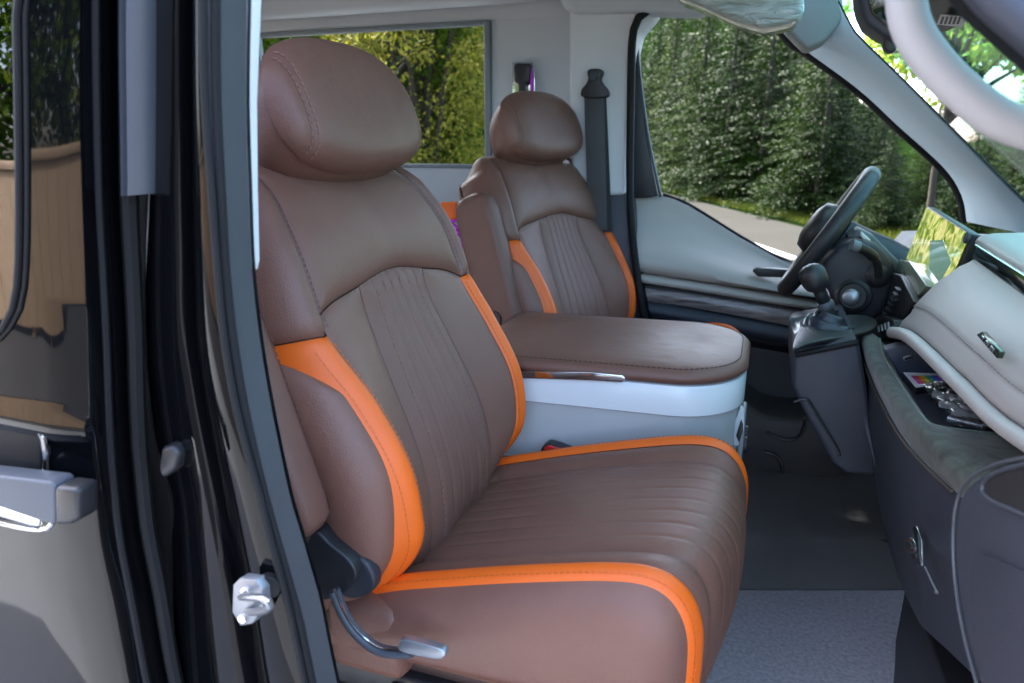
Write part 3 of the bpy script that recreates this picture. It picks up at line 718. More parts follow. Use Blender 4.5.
# ------------------------------------------------------------------ storage console between the seats
cb = thing('storage_console', 'white and grey storage box with a padded brown lid between the two seats', 'console', (-.25, 1.46, ZF))
Y0, Y1, XR, XF = 1.245, 1.635, -.56, -.004
def plan(ins=0, n=80):
    x0, x1, y0, y1 = XR+ins, XF-ins, Y0+ins, Y1-ins; pts = []
    rf, rb = .13-ins*.5, .03
    for cx, cy, r, a0 in ((x1-rf, y0+rf, rf, -90), (x1-rf, y1-rf, rf, 0), (x0+rb, y1-rb, rb, 90), (x0+rb, y0+rb, rb, 180)):
        for k in range(16):
            t = R(a0+90*k/15); pts.append(Vector((cx+r*math.cos(t), cy+r*math.sin(t), 0)))
    return pts
def ring(ins, z, tilt=True):
    return [p+Vector((0, 0, z+(.012*(p.x-XR)/.55 if tilt else 0))) for p in plan(ins)]
def lofted(name, prof, m, par, cap=True, tilt=True, angle=50):
    mb = MB(); mb.rows([ring(i, z, tilt) for i, z in prof], close=True); n = 64
    if cap: o = len(mb.v); mb.f.append(list(range(o-n, o))); mb.f.append(list(range(n)))
    return mb.build(name, m, par, angle=angle)
lofted('grey_body', [(.012, ZF), (.006, .9), (.002, 1.25), (.002, 1.296)], CONSOLEG, cb)
lofted('white_band', [(.0, 1.297), (-.003, 1.299), (-.003, 1.350), (.0, 1.356), (.01, 1.358)], WHITE, cb)
lid = lofted('padded_lid', [(.010, 1.3585), (.001, 1.360), (-.005, 1.366), (-.005, 1.374), (.002, 1.382), (.016, 1.388), (.05, 1.391), (.10, 1.392)], BROWN, cb, angle=180)
st = MB(); rr = ring(.010, 1.3862); stitches(st, rr+[rr[0]], .006, .004, .0007, [Vector((0, 0, 1))]*70); st.into(lid, SEAM)
mb = MB(); pr(mb, [(500, 371), (590, 372), (622, 375), (626, 379), (622, 383), (590, 381), (500, 378)], (0, .02, 0), .003, Y=1.236); mb.build('lid_latch', CHROME, cb)
sk = MB(); sk.rbox((XF-.001, 1.40, 1.13), (XF+.010, 1.52, 1.255), .006); so_ = sk.build('socket_panel', mat('console_socket_grey', (.30, .34, .36), .4), cb)
for yy in (1.43, 1.49):
    mb = MB(); mb.disc((XF+.011, yy, 1.19), (1, 0, 0), .018, .006, 20); mb.build('socket', BLACKP, so_)
mb = MB(); pr(mb, [(734, 425), (741, 405), (744, 408), (744, 430), (738, 446), (734, 446)], (.0, .004, 0), .001, Y=1.335); mb.build('side_switch_panel', mat('pale_switch', (.5, .55, .58), .35), cb)
mb = MB(); pr(mb, [(736, 436), (741, 420), (743, 424), (743, 432), (739, 443)], (.0, .004, 0), .001, Y=1.331); mb.build('switch_slot', BLACKP, cb)
# buckle
bk = thing('seat_belt_buckle', 'black seat belt buckle with a red button beside the nearest cushion', 'buckle', tuple(at(552, 456, Y=1.205)))
mb = MB(); mb.prism(ats([(538, 459), (541, 448), (547, 444), (560, 448), (577, 455), (577, 478), (540, 478)], Y=1.205), (0, .03, 0), .005); bb = mb.build('body', BLACKP, bk)
mb = MB(); mb.prism(ats([(543, 449), (548, 445.5), (561, 449.5), (568, 455), (563, 456), (548, 454)], Y=1.202), (0, .006, 0), .002); mb.build('release_button', RED, bk)
# seat belts on the far pillar
sb = thing('seat_belt', 'dark seat belt hanging from its anchor on the pale pillar behind the driver seat', 'seat belt', tuple(at(596, 120, Y=2.12)))
mb = MB(); pr(mb, [(587, 72), (590, 69), (600, 69), (602, 73), (600, 79), (603, 85), (607, 90), (606, 97), (583, 97), (581, 90), (585, 85), (588, 79)], (0, .03, 0), .006, n=48, Y=2.095); an = mb.build('anchor', BLACKP, sb)
mb = MB(); mb.disc(at(594, 76, Y=2.094), (0, -1, 0), .012, .006, 16); mb.build('bolt_cap', DARKP, an)
mb = MB(); pr(mb, [(584, 93), (604, 93), (607, 230), (588, 230)], (0, .004, 0), .001, Y=2.108); mb.build('webbing', WEB, sb)
mb = MB(); pr(mb, [(602, 93), (606, 96), (612, 232), (599, 232)], (0, .004, 0), .001, Y=2.116); mb.build('lower_webbing', mat('darker_webbing_weave', (.024, .023, .026), .75), sb)  # second belt layer, in a darker webbing colour
rb = thing('belt_guide', 'black belt guide on a chrome plate on the grey wall above the driver headrest', 'belt guide', tuple(at(522, 80, Y=2.28)))
mb = MB(); pr(mb, [(513, 66), (516, 63), (529, 63), (531, 67), (529, 82), (524, 84), (524, 120), (518, 120), (518, 84), (514, 82)], (0, .03, 0), .006, Y=2.262); mb.build('guide', BLACKP, rb)
mb = MB(); pr(mb, [(512, 62), (533, 62), (535, 80), (535, 120), (512, 120)], (0, .008, 0), .003, Y=2.292); mb.build('plate', CHROME, rb)
mb = MB(); mb.tube(ats([(531, 68), (532, 90), (532, 115)], Y=2.275), .006, 8); mb.build('purple_strip', PURPLE, rb)
osx = thing('orange_strap', 'orange strap with a purple cord hanging between the two brown backrests', 'strap', tuple(at(452, 210, Y=1.72)))
mb = MB(); pr(mb, [(440, 202), (455, 202), (459, 220), (452, 223), (440, 222)], (0, .02, 0), .005, Y=1.72); mb.build('strap', ORANGE, osx)
mb = MB(); mb.tube(smooth(ats([(448, 221), (456, 226), (461, 231), (455, 236), (462, 240), (466, 300), (470, 400)], Y=1.725), 40), .0035, 8); mb.tube(smooth(ats([(450, 221), (461, 222), (457, 230), (463, 234)], Y=1.715), 30), .004, 8); mb.build('cord', PURPLE, osx)
# ------------------------------------------------------------------ grab handle, mirror, visor
mb = MB(); gp = smooth(ats([(925, -95)], Y=.56)+ats([(905, -80), (905, -20), (908, 16), (920, 44), (946, 76), (980, 106), (1008, 123), (1060, 138), (1100, 148)], Y=.62)+ats([(1118, 142)], Y=.56), 40)
mb.tube(gp, [.0136]*22+[.0136+.002*i/18 for i in range(18)], 20, flat=1.0, up=(0, 1, 0))
tag(mb.build('grab_handle', HANDLEW), 'thick pale curved grab handle in front of the windscreen at the top corner', 'grab handle')
mi = thing('rear_view_mirror', 'dark interior mirror housing hanging on the windscreen behind the pale grab handle', 'mirror', tuple(at(880, 10, Y=1.42)))
mb = MB(); pr(mb, [(856, -70), (859, 0), (862, 12), (868, 25), (884, 36), (905, 44), (920, 30), (920, -70)], (.0, .10, 0), .012, Y=1.38); mb.build('housing', DARKP, mi)
mb = MB(); pr(mb, [(866, -60), (868, 2), (872, 14), (888, 28), (914, 30), (914, -60)], (0, -.004, 0), .002, Y=1.378); mb.build('mirror_glass', PIANO, mi)
mb = MB(); pr(mb, [(884, 34), (884, 48), (888, 53), (896, 52), (900, 40)], (0, .03, 0), .006, Y=1.40); mb.build('sensor_stub', BLACKP, mi)
def onws(px, py):
    d = ray(px, py); k = .885; t = (2.20+.09*k-CAM.z)/(d.z+k*d.x); return CAM+d*t
lb = thing('sensor_bracket', 'black bracket with a white barred sticker at the top of the windscreen', 'bracket', tuple(onws(950, 15)))
nw = Vector((-.66, 0, -.75))
mb = MB(); nr_ = lambda p, k: CAM+(onws(*p)-CAM)*k
mb.prism([nr_(p, .985) for p in ((925, -30), (933, 4), (931, 24), (937, 30), (955, 24), (972, 16), (985, -30))], nw*.016, .003); mb.build('housing', BLACKP, lb)
mb = MB(); mb.prism([nr_(p, .915) for p in ((941, 14), (969, 17), (962, 27), (937, 24))], nw*.001, 0); stk = mb.build('sticker', PAPER, lb)
mb = MB()
for i in range(5):
    x = 941+i*4.2; mb.prism([nr_(p, .912) for p in ((x+1.5, 16.5), (x+3.6, 16.8), (x+1, 24), (x-1.2, 23.7))], nw*.0006, 0)
mb.build('printed_bars', BLACKP, stk)
def crumple():
    m = mat('clear_plastic_wrap', (.46, .50, .46), .12, coat=.8); nt = m.node_tree; N = nt.nodes; L = nt.links
    tc = N.new('ShaderNodeTexCoord'); mp = N.new('ShaderNodeMapping'); mp.inputs['Scale'].default_value = (10, 10, 42); mp.inputs['Rotation'].default_value = (0, .35, 0)
    nz = N.new('ShaderNodeTexNoise'); nz.inputs['Scale'].default_value = 1.6; nz.inputs['Detail'].default_value = 5; nz.inputs['Distortion'].default_value = 1.5
    bp = N.new('ShaderNodeBump'); bp.inputs['Strength'].default_value = 1; bp.inputs['Distance'].default_value = .02
    L.new(tc.outputs['Object'], mp.inputs[0]); L.new(mp.outputs[0], nz.inputs['Vector']); L.new(nz.outputs['Fac'], bp.inputs['Height']); L.new(bp.outputs[0], N['Principled BSDF'].inputs['Normal']); return m
mb = MB(); pr(mb, [(650, -60), (672, -6), (700, 4), (735, 20), (762, 28), (796, 22), (805, 12), (800, -60)], (0, .16, 0), .03, Y=1.78)
vs = mb.build('sun_visor', crumple()); tag(vs, 'sun visor still wrapped in crinkled clear plastic above the driver window', 'sun visor')
# ------------------------------------------------------------------ dashboard
da = thing('dashboard', 'grey leather and dark suede dashboard with a tablet screen and open shelf', 'dashboard', (.45, 1.2, ZF))
lipL, lipR = Vector((.250, 1.430, 1.452)), Vector((.312, .53, 1.503))
topL, topR = Vector((.330, 1.352, 1.612)), Vector((.330, .53, 1.588))
rows = []
NU = 60
lipc = smooth([at(893, 332, X=.250), at(913, 338, X=.250), at(960, 381.5, X=.2675), at(1007, 426, X=.286), Vector((.310, .70, 1.505)), Vector((.326, .53, 1.52))], 101)
def dashrow(u):
    f_ = u*100; i_ = min(99, int(f_)); l, t = lipc[i_].lerp(lipc[i_+1], f_-i_), topL.lerp(topR, u)
    t = Vector((t.x, lerp(t.y, l.y, min(1, u*3)), t.z))
    l = l+Vector((-.004*math.sin(math.pi*u), 0, 0))
    cr = l.lerp(t, .30)+Vector((-.006, 0, .004))
    prof = [l+Vector((.09, 0, -.004)), l+Vector((.012, 0, .003)), l+Vector((.005, 0, .010)), l.lerp(cr, .5)+Vector((-.003, 0, 0)), cr+Vector((-.002, 0, -.006)), cr+Vector((-.0005, 0, .001)), cr+Vector((.0015, 0, .003)), cr+Vector((.001, 0, .007)), cr.lerp(t, .15)+Vector((-.004, 0, .003)), cr.lerp(t, .5)+Vector((-.007, 0, .004)), cr.lerp(t, .85)+Vector((-.003, 0, .002)), t+Vector((-.001, 0, -.004)), t+Vector((.003, 0, 0)), t+Vector((.03, 0, .001)), t+Vector((.09, 0, -.01))]
    return prof
us = [0, .004, .012, .03]+[.03+.97*i/NU for i in range(1, NU+1)]
for i, u_ in enumerate(us):
    p = dashrow(u_)
    sh = [.85, .4, .12, 0][i] if i < 4 else 0
    c = sum(p, Vector())/len(p)
    rows.append([q.lerp(Vector((c.x+.01, q.y, c.z)), sh*.55)+Vector((.02*sh, 0, 0)) for q in p])
mb = MB(); mb.rows(rows); o = len(rows[0]); mb.f.append(list(range(o))); lp_ = mb.build('leather_panel', BEIGE, da, angle=75)
st = MB(); pts = [dashrow(u_)[6]+Vector((-.001, 0, .0035)) for u_ in us[3:]]; stitches(st, pts, .006, .004, .0007, [Vector((-1, 0, .4))]*len(pts)); st.into(lp_, mat('grey_thread', (.30, .28, .27), .7))
mb = MB(); lpt = [lipc[0]+Vector((.03, .01, -.002))]+[p+Vector((-.003, 0, -.001)) for p in lipc[::2]]
mb.tube(lpt, .0105, 14); mb.build('padded_lip', BEIGE, da)
mb = MB()
for k in range(3):
    pass
bp_ = [at(*p, X=.279) for p in ((981, 335), (987, 332), (1005, 352), (1002, 359))]
nb_ = (bp_[1]-bp_[0]).cross(bp_[3]-bp_[0]).normalized(); nb_ = -nb_ if nb_.x > 0 else nb_
mb.prism([p-nb_*.001 for p in bp_], nb_*.007, .0015); bd = mb.build('badge', mat('dark_mirror_plate', (.09, .11, .08), .12, metal=.9), lp_)
mb = MB()
for f0 in (.12, .40, .66):
    a_, b_ = bp_[0].lerp(bp_[3], f0), bp_[1].lerp(bp_[2], f0); a2, b2 = bp_[0].lerp(bp_[3], f0+.17), bp_[1].lerp(bp_[2], f0+.17)
    mb.prism([a_.lerp(b_, .25)+nb_*.0058, a_.lerp(b_, .78)+nb_*.0058, a2.lerp(b2, .78)+nb_*.0058, a2.lerp(b2, .25)+nb_*.0058], nb_*.0012, .0003)
mb.build('relief', CHROME, bd)
# gloss strip and upper pad
def sweep(name, prof, yl, yr, m, par, dl=0, n=24, angle=60, fx=lambda u: Vector((0, 0, 0))):
    rows = []
    for i in range(n+1):
        u_ = i/n; y = lerp(yl, yr, u_); rows.append([Vector((x, y, z))+fx(u_) for x, z in prof])
    mb = MB(); mb.rows(rows, close=True); k = len(prof); o = len(mb.v); mb.f.append(list(range(k))); mb.f.append(list(range(o-k, o))); return mb.build(name, m, par, angle=angle)
dz = lambda u_: Vector((0, 0, -.024*u_))
sweep('gloss_strip', [(.337, 1.600), (.335, 1.617), (.339, 1.632), (.352, 1.632), (.40, 1.60)], 1.345, .53, PIANO, da, fx=dz)
sweep('strip_chrome_edge', [(.336, 1.6325), (.334, 1.6355), (.340, 1.637), (.345, 1.633)], 1.343, .53, CHROME, da, fx=dz)
sweep('upper_pad', [(.342, 1.630), (.341, 1.638), (.346, 1.646), (.365, 1.652), (.45, 1.658), (.60, 1.648), (.80, 1.61), (.80, 1.56), (.40, 1.56)], 1.37, .53, PALEDASH, da, fx=dz)
sweep('defroster_vent', [(.615, 1.6475), (.615, 1.651), (.655, 1.642), (.655, 1.638)], 1.36, .6, BLACKP, da, fx=dz)
sweep('driver_pad', [(.38, 1.50), (.37, 1.525), (.39, 1.545), (.50, 1.555), (.80, 1.54), (.80, 1.48), (.4, 1.48)], 2.24, 1.375, DARKP, da)
# body under the pads
sweep('dash_body', [(.375, 1.555), (.34, 1.50), (.34, 1.44), (.40, 1.40), (.40, 1.05), (.85, .95), (.85, 1.55), (.42, 1.558)], 2.24, .53, DARKP2, da)
def screenmat():  # reflection of leaves in the screen glass, painted as a faint glow
    m = mat('painted_leaf_reflection', (.01, .012, .01), .05, coat=1); nt = m.node_tree; N = nt.nodes; L = nt.links; b = N['Principled BSDF']
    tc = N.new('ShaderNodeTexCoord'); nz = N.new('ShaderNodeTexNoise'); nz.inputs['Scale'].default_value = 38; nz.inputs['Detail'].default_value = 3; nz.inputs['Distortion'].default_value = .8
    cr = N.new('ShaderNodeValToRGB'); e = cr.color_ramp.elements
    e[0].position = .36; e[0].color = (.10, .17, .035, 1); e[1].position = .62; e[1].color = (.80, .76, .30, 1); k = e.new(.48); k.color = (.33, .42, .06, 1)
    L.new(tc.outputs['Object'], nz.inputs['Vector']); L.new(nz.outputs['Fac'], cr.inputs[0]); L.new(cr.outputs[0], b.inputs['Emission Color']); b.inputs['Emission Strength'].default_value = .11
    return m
# tablet screen: stands at the middle of the dash facing the seats
s0, s1, s2, s3 = at(927, 206, X=.338), at(972, 234, X=.338), at(946, 296, X=.318), at(906, 259, X=.318)
sn = (s1-s0).cross(s3-s0).normalized(); sn = -sn if sn.x > 0 else sn
mb = MB(); mb.prism([s0, s1, s2, s3], -sn*.018, .004); sc_ = mb.build('screen_body', BLACKP, da)
def ins4(q, f): c = sum(q, Vector())/4; return [c.lerp(p, f) for p in q]
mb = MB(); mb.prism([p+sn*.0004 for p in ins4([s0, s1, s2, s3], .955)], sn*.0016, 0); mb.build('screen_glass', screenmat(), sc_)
mb = MB(); mb.disc(at(969, 238, X=.332), sn, .010, .006); mb.build('screen_knob', DARKP, sc_)
sq = ins4([s0, s1, s2, s3], .955)
bil = lambda f, g: sq[0].lerp(sq[1], f).lerp(sq[3].lerp(sq[2], f), g)+sn*.0022
mb = MB(); mb.prism([bil(.38, .45), bil(.62, .30), bil(.92, .52), bil(.86, .98), bil(.60, 1), bil(.55, .78)], sn*.0003, 0); wdm = mat('painted_teal_reflection', (.01, .012, .01), .05, coat=1); wdm.node_tree.nodes['Principled BSDF'].inputs['Emission Color'].default_value = (.13, .24, .19, 1); wdm.node_tree.nodes['Principled BSDF'].inputs['Emission Strength'].default_value = .11  # teal part of the painted reflection, also glowing
mb.build('painted_teal_reflection', wdm, sc_)
c4 = [at(*p, X=.300) for p in ((899, 259), (909, 261), (927, 286), (911, 302), (894, 274))]
mb = MB(); mb.prism(c4, Vector((.05, .0, -.01)), .003); mb.build('climate_panel', mat('climate_gloss', (.30, .36, .27), .25, coat=.4), da)
mb = MB(); mb.prism([at(*p, X=.285) for p in ((890, 272), (900, 275), (914, 302), (896, 330), (880, 338), (868, 326), (880, 296))], Vector((.06, 0, -.01)), .004); cp_ = mb.build('control_stack', BLACKP, da)
for px, py, r in ((884, 309, .009), (887, 325, .008), (897, 300, .006)):
    mb = MB(); mb.disc(at(px, py, X=.284), (-1, -.2, .3), r, .012, 16); mb.build('control_knob', DARKP if r < .0085 else BLACKP, cp_)
for px, py in ((883, 310), (886, 327)):
    mb = MB(); mb.disc(at(px, py, X=.270), (-1, -.2, .3), .0032, .002, 12); mb.build('chrome_pip', CHROME, cp_)
mb = MB()
for i in range(6): mb.box(at(885+i*2.6, 314-i*5, X=.276), (.004, 0, 0), Vector((0, .016, 0)), (0, 0, .0015))
mb.build('vent_fins', DARKP, cp_)
sw = [at(*p, X=.262) for p in ((872, 325), (884, 316), (893, 320), (893, 331), (882, 341), (873, 336))]
mb = MB(); mb.prism(sw, Vector((.04, 0, 0)), .003); sw_ = mb.build('switch_block', BLACKP, da)
mb = MB()
for i in range(4):
    x, y = 877.5+i*3.3, 329-i*1.2; mb.prism([at(*p, X=.2605) for p in ((x, y-3), (x+1.5, y-3.6), (x+2.4, y+3), (x+.9, y+3.4))], Vector((-.0008, 0, 0)), 0)
mb.build('white_icon', PAPER, sw_)
# shelf, suede edge, lower panel
inn = smooth([p for p in ats([(880, 339), (884, 356), (905, 391), (925, 419), (939, 427), (975, 432), (1024, 437), (1080, 441)], Z=1.424)], 70)
out = smooth([p for p in ats([(858, 336), (868, 368), (884, 404), (905, 440), (930, 468), (956, 492)], Z=1.384)]+[Vector((.275, .82, 1.387)), Vector((.305, .72, 1.39)), Vector((.33, .62, 1.39))], 70)
rows = [[p+Vector((.02, .0, -.02)) for p in inn], [p+Vector((.003, .0, -.004)) for p in inn], inn]
for k in range(1, 12):
    t = k/11; rows.append([p.lerp(q, t)+Vector((-.016*math.sin(math.pi*t), -.004*math.sin(math.pi*t), .016*math.sin(math.pi*t)+.008*math.sin(math.pi*t)*(1-t))) for p, q in zip(inn, out)])
rows.append([p+Vector((.01, .0, -.004)) for p in out])
mb = MB(); mb.rows(rows); mb.build('suede_edge', SUEDE, da, angle=75)
mb = MB(); mb.tube([p+Vector((-.0005, 0, .0012)) for p in inn], .0016, 6); mb.build('shelf_piping', mat('sage_piping', (.20, .24, .19), .6), da)
mb = MB(); mb.prism([Vector((p.x+.002, p.y, 1.392)) for p in inn]+[Vector((.50, .95, 1.392)), Vector((.50, 1.45, 1.392))], (0, 0, .014), 0); mb.build('shelf_tray', DARKP, da)
mb = MB(); mb.prism([at(*p, Y=1.33) for p in ((884, 350), (914, 342), (932, 362), (936, 384), (906, 384))], (0, .03, 0), .003); uw = mb.build('shelf_end_wall', mat('blue_grey_plastic', (.055, .065, .095), .45), da)
mb = MB(); mb.prism([at(*p, Y=1.327) for p in ((903, 357.5), (912, 355), (913, 359), (904, 361.5))], (0, .004, 0), .0005); us_ = mb.build('usb_socket', SILVER, uw)
mb = MB(); mb.prism([at(*p, Y=1.3265) for p in ((904.5, 358.2), (911, 356.4), (911.8, 358.4), (905.3, 360.3))], (0, .003, 0), 0); mb.build('usb_slot', BLACKP, us_)
tp = [p+Vector((.004, 0, -.002)) for p in smooth([p for p in out], 60)]
bt = smooth(ats([(872, 462), (878, 500), (890, 550), (905, 592), (930, 640), (960, 695)], X=.262)+[Vector((.30, .60, 1.19)), Vector((.32, .55, 1.19))], 60)
bs = sorted(bt, key=lambda p: p.y); ys_ = [p.y for p in bs]
def botat(p):
    y = min(max(p.y, ys_[0]), ys_[-1]); i = 0
    while i < len(ys_)-2 and ys_[i+1] < y: i += 1
    w_ = (y-ys_[i])/max(1e-6, ys_[i+1]-ys_[i]); b_ = bs[i].lerp(bs[i+1], min(1, max(0, w_))); return Vector((max(b_.x, p.x+.02), p.y-.01, b_.z))
bt = [botat(p) for p in tp]
rows = bulge(tp, bt, 12, .010, Vector((-1, 0, 0)))+[[p+Vector((.2, .1, -.03)) for p in bt]]
mb = MB(); mb.rows(rows); mb.build('lower_panel', DARKP, da, angle=70)
mb = MB(); mb.tube(smooth([at(858, 352, X=.215), at(860, 378, X=.213), at(866, 420, X=.222), at(876, 462, X=.235), at(878, 468, X=.238)], 30), .0035, 8); mb.build('panel_bead', mat('bead_grey', (.10, .10, .12), .4), da)
mb = MB(); mb.tube([p+Vector((-.004, -.001, .0)) for p in out[4:50]], .0022, 8); mb.build('suede_piping', mat('brown_piping', (.07, .055, .045), .6), da)
# lock with a hanging wire hook
lk = at(918, 545, X=.236)
mb = MB(); nx = Vector((-.85, -.5, .1)).normalized(); mb.disc(lk, nx, .010, .012, 20); k1 = mb.build('lock_barrel', CHROME, da)
mb = MB(); q = [at(*p, X=.228) for p in ((915, 527), (919, 526), (924, 540), (925, 566), (921, 566), (919, 548))]; mb.prism(q, nx*.004, .001); mb.build('lock_plate', CHROME, k1)
mb = MB(); mb.disc(lk+nx*.0125, nx, .0055, .003, 14); mb.build('lock_ring', BLACKP, k1); mb = MB(); mb.disc(at(917, 557, X=.226), nx, .006, .005, 14); mb.build('lock_ring', BLACKP, k1)
mb = MB(); mb.tube([at(925, 567, X=.226), at(931, 580, X=.226), at(937, 592, X=.226)], .0011, 6); mb.disc(at(937, 592, X=.226), nx, .0022, .002, 10); mb.build('wire_hook', SILVER, k1)
# near end: glove-compartment moulding with a cup recess
EX = .203
eo = [(1090, 452), (1024, 459), (992, 467), (968, 482), (957, 505), (954, 545), (957, 590), (966, 640), (984, 705), (1000, 760), (1090, 760)]
mb = MB(); mb.prism(smooth(ats(eo[:10], X=EX), 60)+ats([(1100, 800)], X=EX), (.45, 0, 0), .010, 4); ge = mb.build('glove_moulding', mat('glove_plastic', (.046, .051, .068), .42, bump=.3, bscale=700, voro=True), da)
mb = MB(); mb.tube([p+Vector((-.001, -.001, .001)) for p in smooth(ats(eo[:10], X=EX), 60)], .0017, 8); mb.build('moulding_bead', mat('bead_light', (.085, .09, .105), .4), ge)
rc = smooth(ats([(1060, 462), (1015, 468), (994, 476), (985, 487), (990, 498), (1010, 508), (1060, 522)], X=EX-.0005), 50, True)
mb = MB(); mb.prism(rc, (-.0015, 0, 0), 0); mb.build('cup_recess', mat('recess_brown_black', (.016, .015, .016), .6), ge)
mb = MB(); mb.tube([p+Vector((-.002, 0, 0)) for p in rc]+[rc[0]], .0018, 8, caps=False); mb.build('cup_rim', mat('rim_blue_grey', (.06, .066, .085), .4), ge)
ir = smooth(ats([(1090, 590), (1030, 572), (990, 556), (980, 556), (976, 566), (974, 600), (978, 640), (990, 690), (1004, 740), (1040, 745), (1090, 700)], X=EX-.001), 60, True)
mb = MB(); mb.prism(ir, (-.003, 0, 0), 0); mb.build('glove_door', DARKP, ge)
# side of the transmission tunnel duct under the panel
mb = MB(); mb.prism(ats([(905, 585), (915, 600), (930, 640), (948, 700), (893, 700), (895, 640)], X=.30), (.25, .0, 0), .006); mb.build('duct_cover', BLACKP, da)
# things lying on the shelf
cd = thing('colour_card', 'small white card with rainbow colour swatches on the dashboard shelf', 'card', tuple(at(925, 380, Z=1.41)))
q = [at(*p, Z=1.418) for p in ((903, 373), (936, 374), (948, 384), (916, 388))]
mb = MB(); mb.prism([p-Vector((0, 0, .012)) for p in q], (0, 0, .012), .001); mb.build('box', BLACKP, cd)
mb = MB(); mb.prism([p+Vector((0, 0, .0005)) for p in q], (0, 0, .0008), 0); pc = mb.build('white_sheet', PAPER, cd)
cols = [(.5, .03, .25), (.75, .05, .05), (.8, .3, .02), (.7, .6, .05), (.1, .45, .08), (.05, .4, .5), (.05, .12, .6), (.25, .05, .5)]
for i, c_ in enumerate(cols):
    for j in range(2):
        f0, f1 = .14+.1*i, .14+.1*i+.095; g0, g1 = .25+.3*j, .25+.3*j+.28
        b4 = [q[0].lerp(q[1], f).lerp(q[3].lerp(q[2], f), g) for f, g in ((f0, g0), (f1, g0), (f1, g1), (f0, g1))]
        cc = tuple(min(1, x*(1.0 if j == 0 else 1.5)+(.0 if j == 0 else .08)) for x in c_)
        mb = MB(); mb.prism([p+Vector((0, 0, .0014)) for p in b4], (0, 0, .0003), 0); mb.build('swatch', mat('swatch_ink', cc, .5), pc)
PLAST = glassmat('clear_bag', (.90, .90, .92), .8, rough=.22, blend=.6)
pk = thing('plastic_bag', 'clear plastic bag of small white parts lying on the dashboard shelf', 'bag', tuple(at(960, 410, Z=1.41)))
q = [at(*p, Z=1.43) for p in ((920, 384), (958, 386), (994, 424), (962, 428))]
mb = MB(); rr_ = random.Random(4)
def bagp(f, g, top):
    e = math.sin(math.pi*min(1, max(0, f)))**.5*math.sin(math.pi*g)**.5 if 0 < f < 1 and 0 < g < 1 else 0
    n = noise.noise((f*7, g*7, 3))*.010+noise.noise((f*17, g*17, 8))*.005
    p = q[0].lerp(q[1], g).lerp(q[3].lerp(q[2], g), f); return p+Vector((0, 0, (e*.016+n*(.3+e)) if top else -.014))
A = [i/34 for i in range(35)]
mb.grid(lambda f, g: bagp(f, g, True), A, A); mb.build('clear_film', PLAST, pk, angle=180)
for f, g, m_ in ((.25, .55, PAPER), (.5, .5, PAPER), (.72, .62, PAPER), (.85, .35, SILVER), (.9, .7, CHROME)):
    mb = MB(); c_ = bagp(f, g, False)+Vector((0, 0, .008)); mb.tube([c_+Vector((-.018, .012, 0)), c_+Vector((.018, -.014, .003))], .006, 12); mb.build('white_fitting' if m_ is PAPER else 'metal_screw', m_, pk)
# ------------------------------------------------------------------ centre pod and gear lever
gs = thing('gear_console', 'dark lower console pod under the gear lever with a fabric boot', 'console', tuple(at(830, 420, Y=1.5)))
mb = MB(); pr(mb, [(793, 353), (800, 348), (858, 339), (866, 378), (873, 430), (879, 470), (872, 476), (847, 474), (833, 464), (800, 404), (792, 386)], (0, .32, 0), .010, Y=1.40); pd = mb.build('pod', DARKP, gs)
mb = MB(); mb.tube(smooth(ats([(794, 402), (806, 399), (812, 406), (838, 450), (837, 456)], Y=1.398), 30), .0028, 8); mb.build('side_seam', BLACKP, pd)
mb = MB(); mb.tube(smooth(ats([(795, 355), (830, 348), (858, 342)], Y=1.399), 16), .006, 8); mb.build('top_bead', RUBBER2, pd)
bc = Vector((.142, 1.52, 1.432)); tpk = at(828, 312, Y=1.52)
mb = MB(); rows = []
for k in range(15):
    t = k/14; c_ = bc.lerp(tpk, t); r_ = lerp(.066, .017, t**.62)*(1+.035*math.sin(k*2.3)); rows.append([c_+Vector((math.copysign(abs(math.cos(a_))**(.55+.45*t), math.cos(a_))*r_*(1+.06*math.sin(5*a_+k*.4)*(1-t)), math.copysign(abs(math.sin(a_))**(.55+.45*t), math.sin(a_))*r_*1.15*(1+.06*math.cos(4*a_+k*.5)*(1-t)), .006*math.sin(3*a_+k))) for a_ in (2*math.pi*i/48 for i in range(48))])
mb.rows(rows, close=True); mb.build('gear_boot', mat('boot_vinyl', (.030, .034, .048), .32, bump2=.3, b2scale=40), gs, angle=180)
mb = MB(); mb.prism(smooth(ats([(792, 352), (812, 346), (870, 334), (874, 322), (850, 318), (806, 326)], Z=1.432), 40, True), (0, 0, .008), .003); mb.build('boot_frame', BLACKP, gs)
gl_ = thing('gear_lever', 'black rounded gear knob on a short lever in front of the steering wheel', 'gear lever', tuple(tpk))
ax = (at(809, 268, Y=1.52)-at(826, 307, Y=1.52)).normalized(); b0 = at(827, 308, Y=1.52)
def lathe(mb, base, ax, prof, seg=28):
    u_ = ax.orthogonal().normalized(); w_ = ax.cross(u_)
    mb.rows([[base+ax*h+(u_*math.cos(a_)+w_*math.sin(a_))*r for a_ in (2*math.pi*i/seg for i in range(seg))] for r, h in prof], close=True)
mb = MB(); lathe(mb, b0, ax, [(.001, -.03), (.013, -.03), (.013, .0), (.001, 0)]); mb.build('shaft', BLACKP, gl_)
mb = MB(); lathe(mb, b0, ax, [(.001, -.002), (.015, -.002), (.0165, .002), (.0165, .010), (.015, .013), (.001, .013)]); mb.build('collar', SILVERP, gl_)
mb = MB(); lathe(mb, b0, ax, [(.001, .012), (.0125, .013), (.0125, .034), (.0135, .041), (.0215, .0465), (.0258, .058), (.0262, .078), (.0215, .089), (.013, .0945), (.001, .096)]); kb = mb.build('knob', BLACKP, gl_, angle=180)
tt = b0+ax*.0955; u_ = ax.orthogonal().normalized(); w_ = ax.cross(u_); mb = MB()
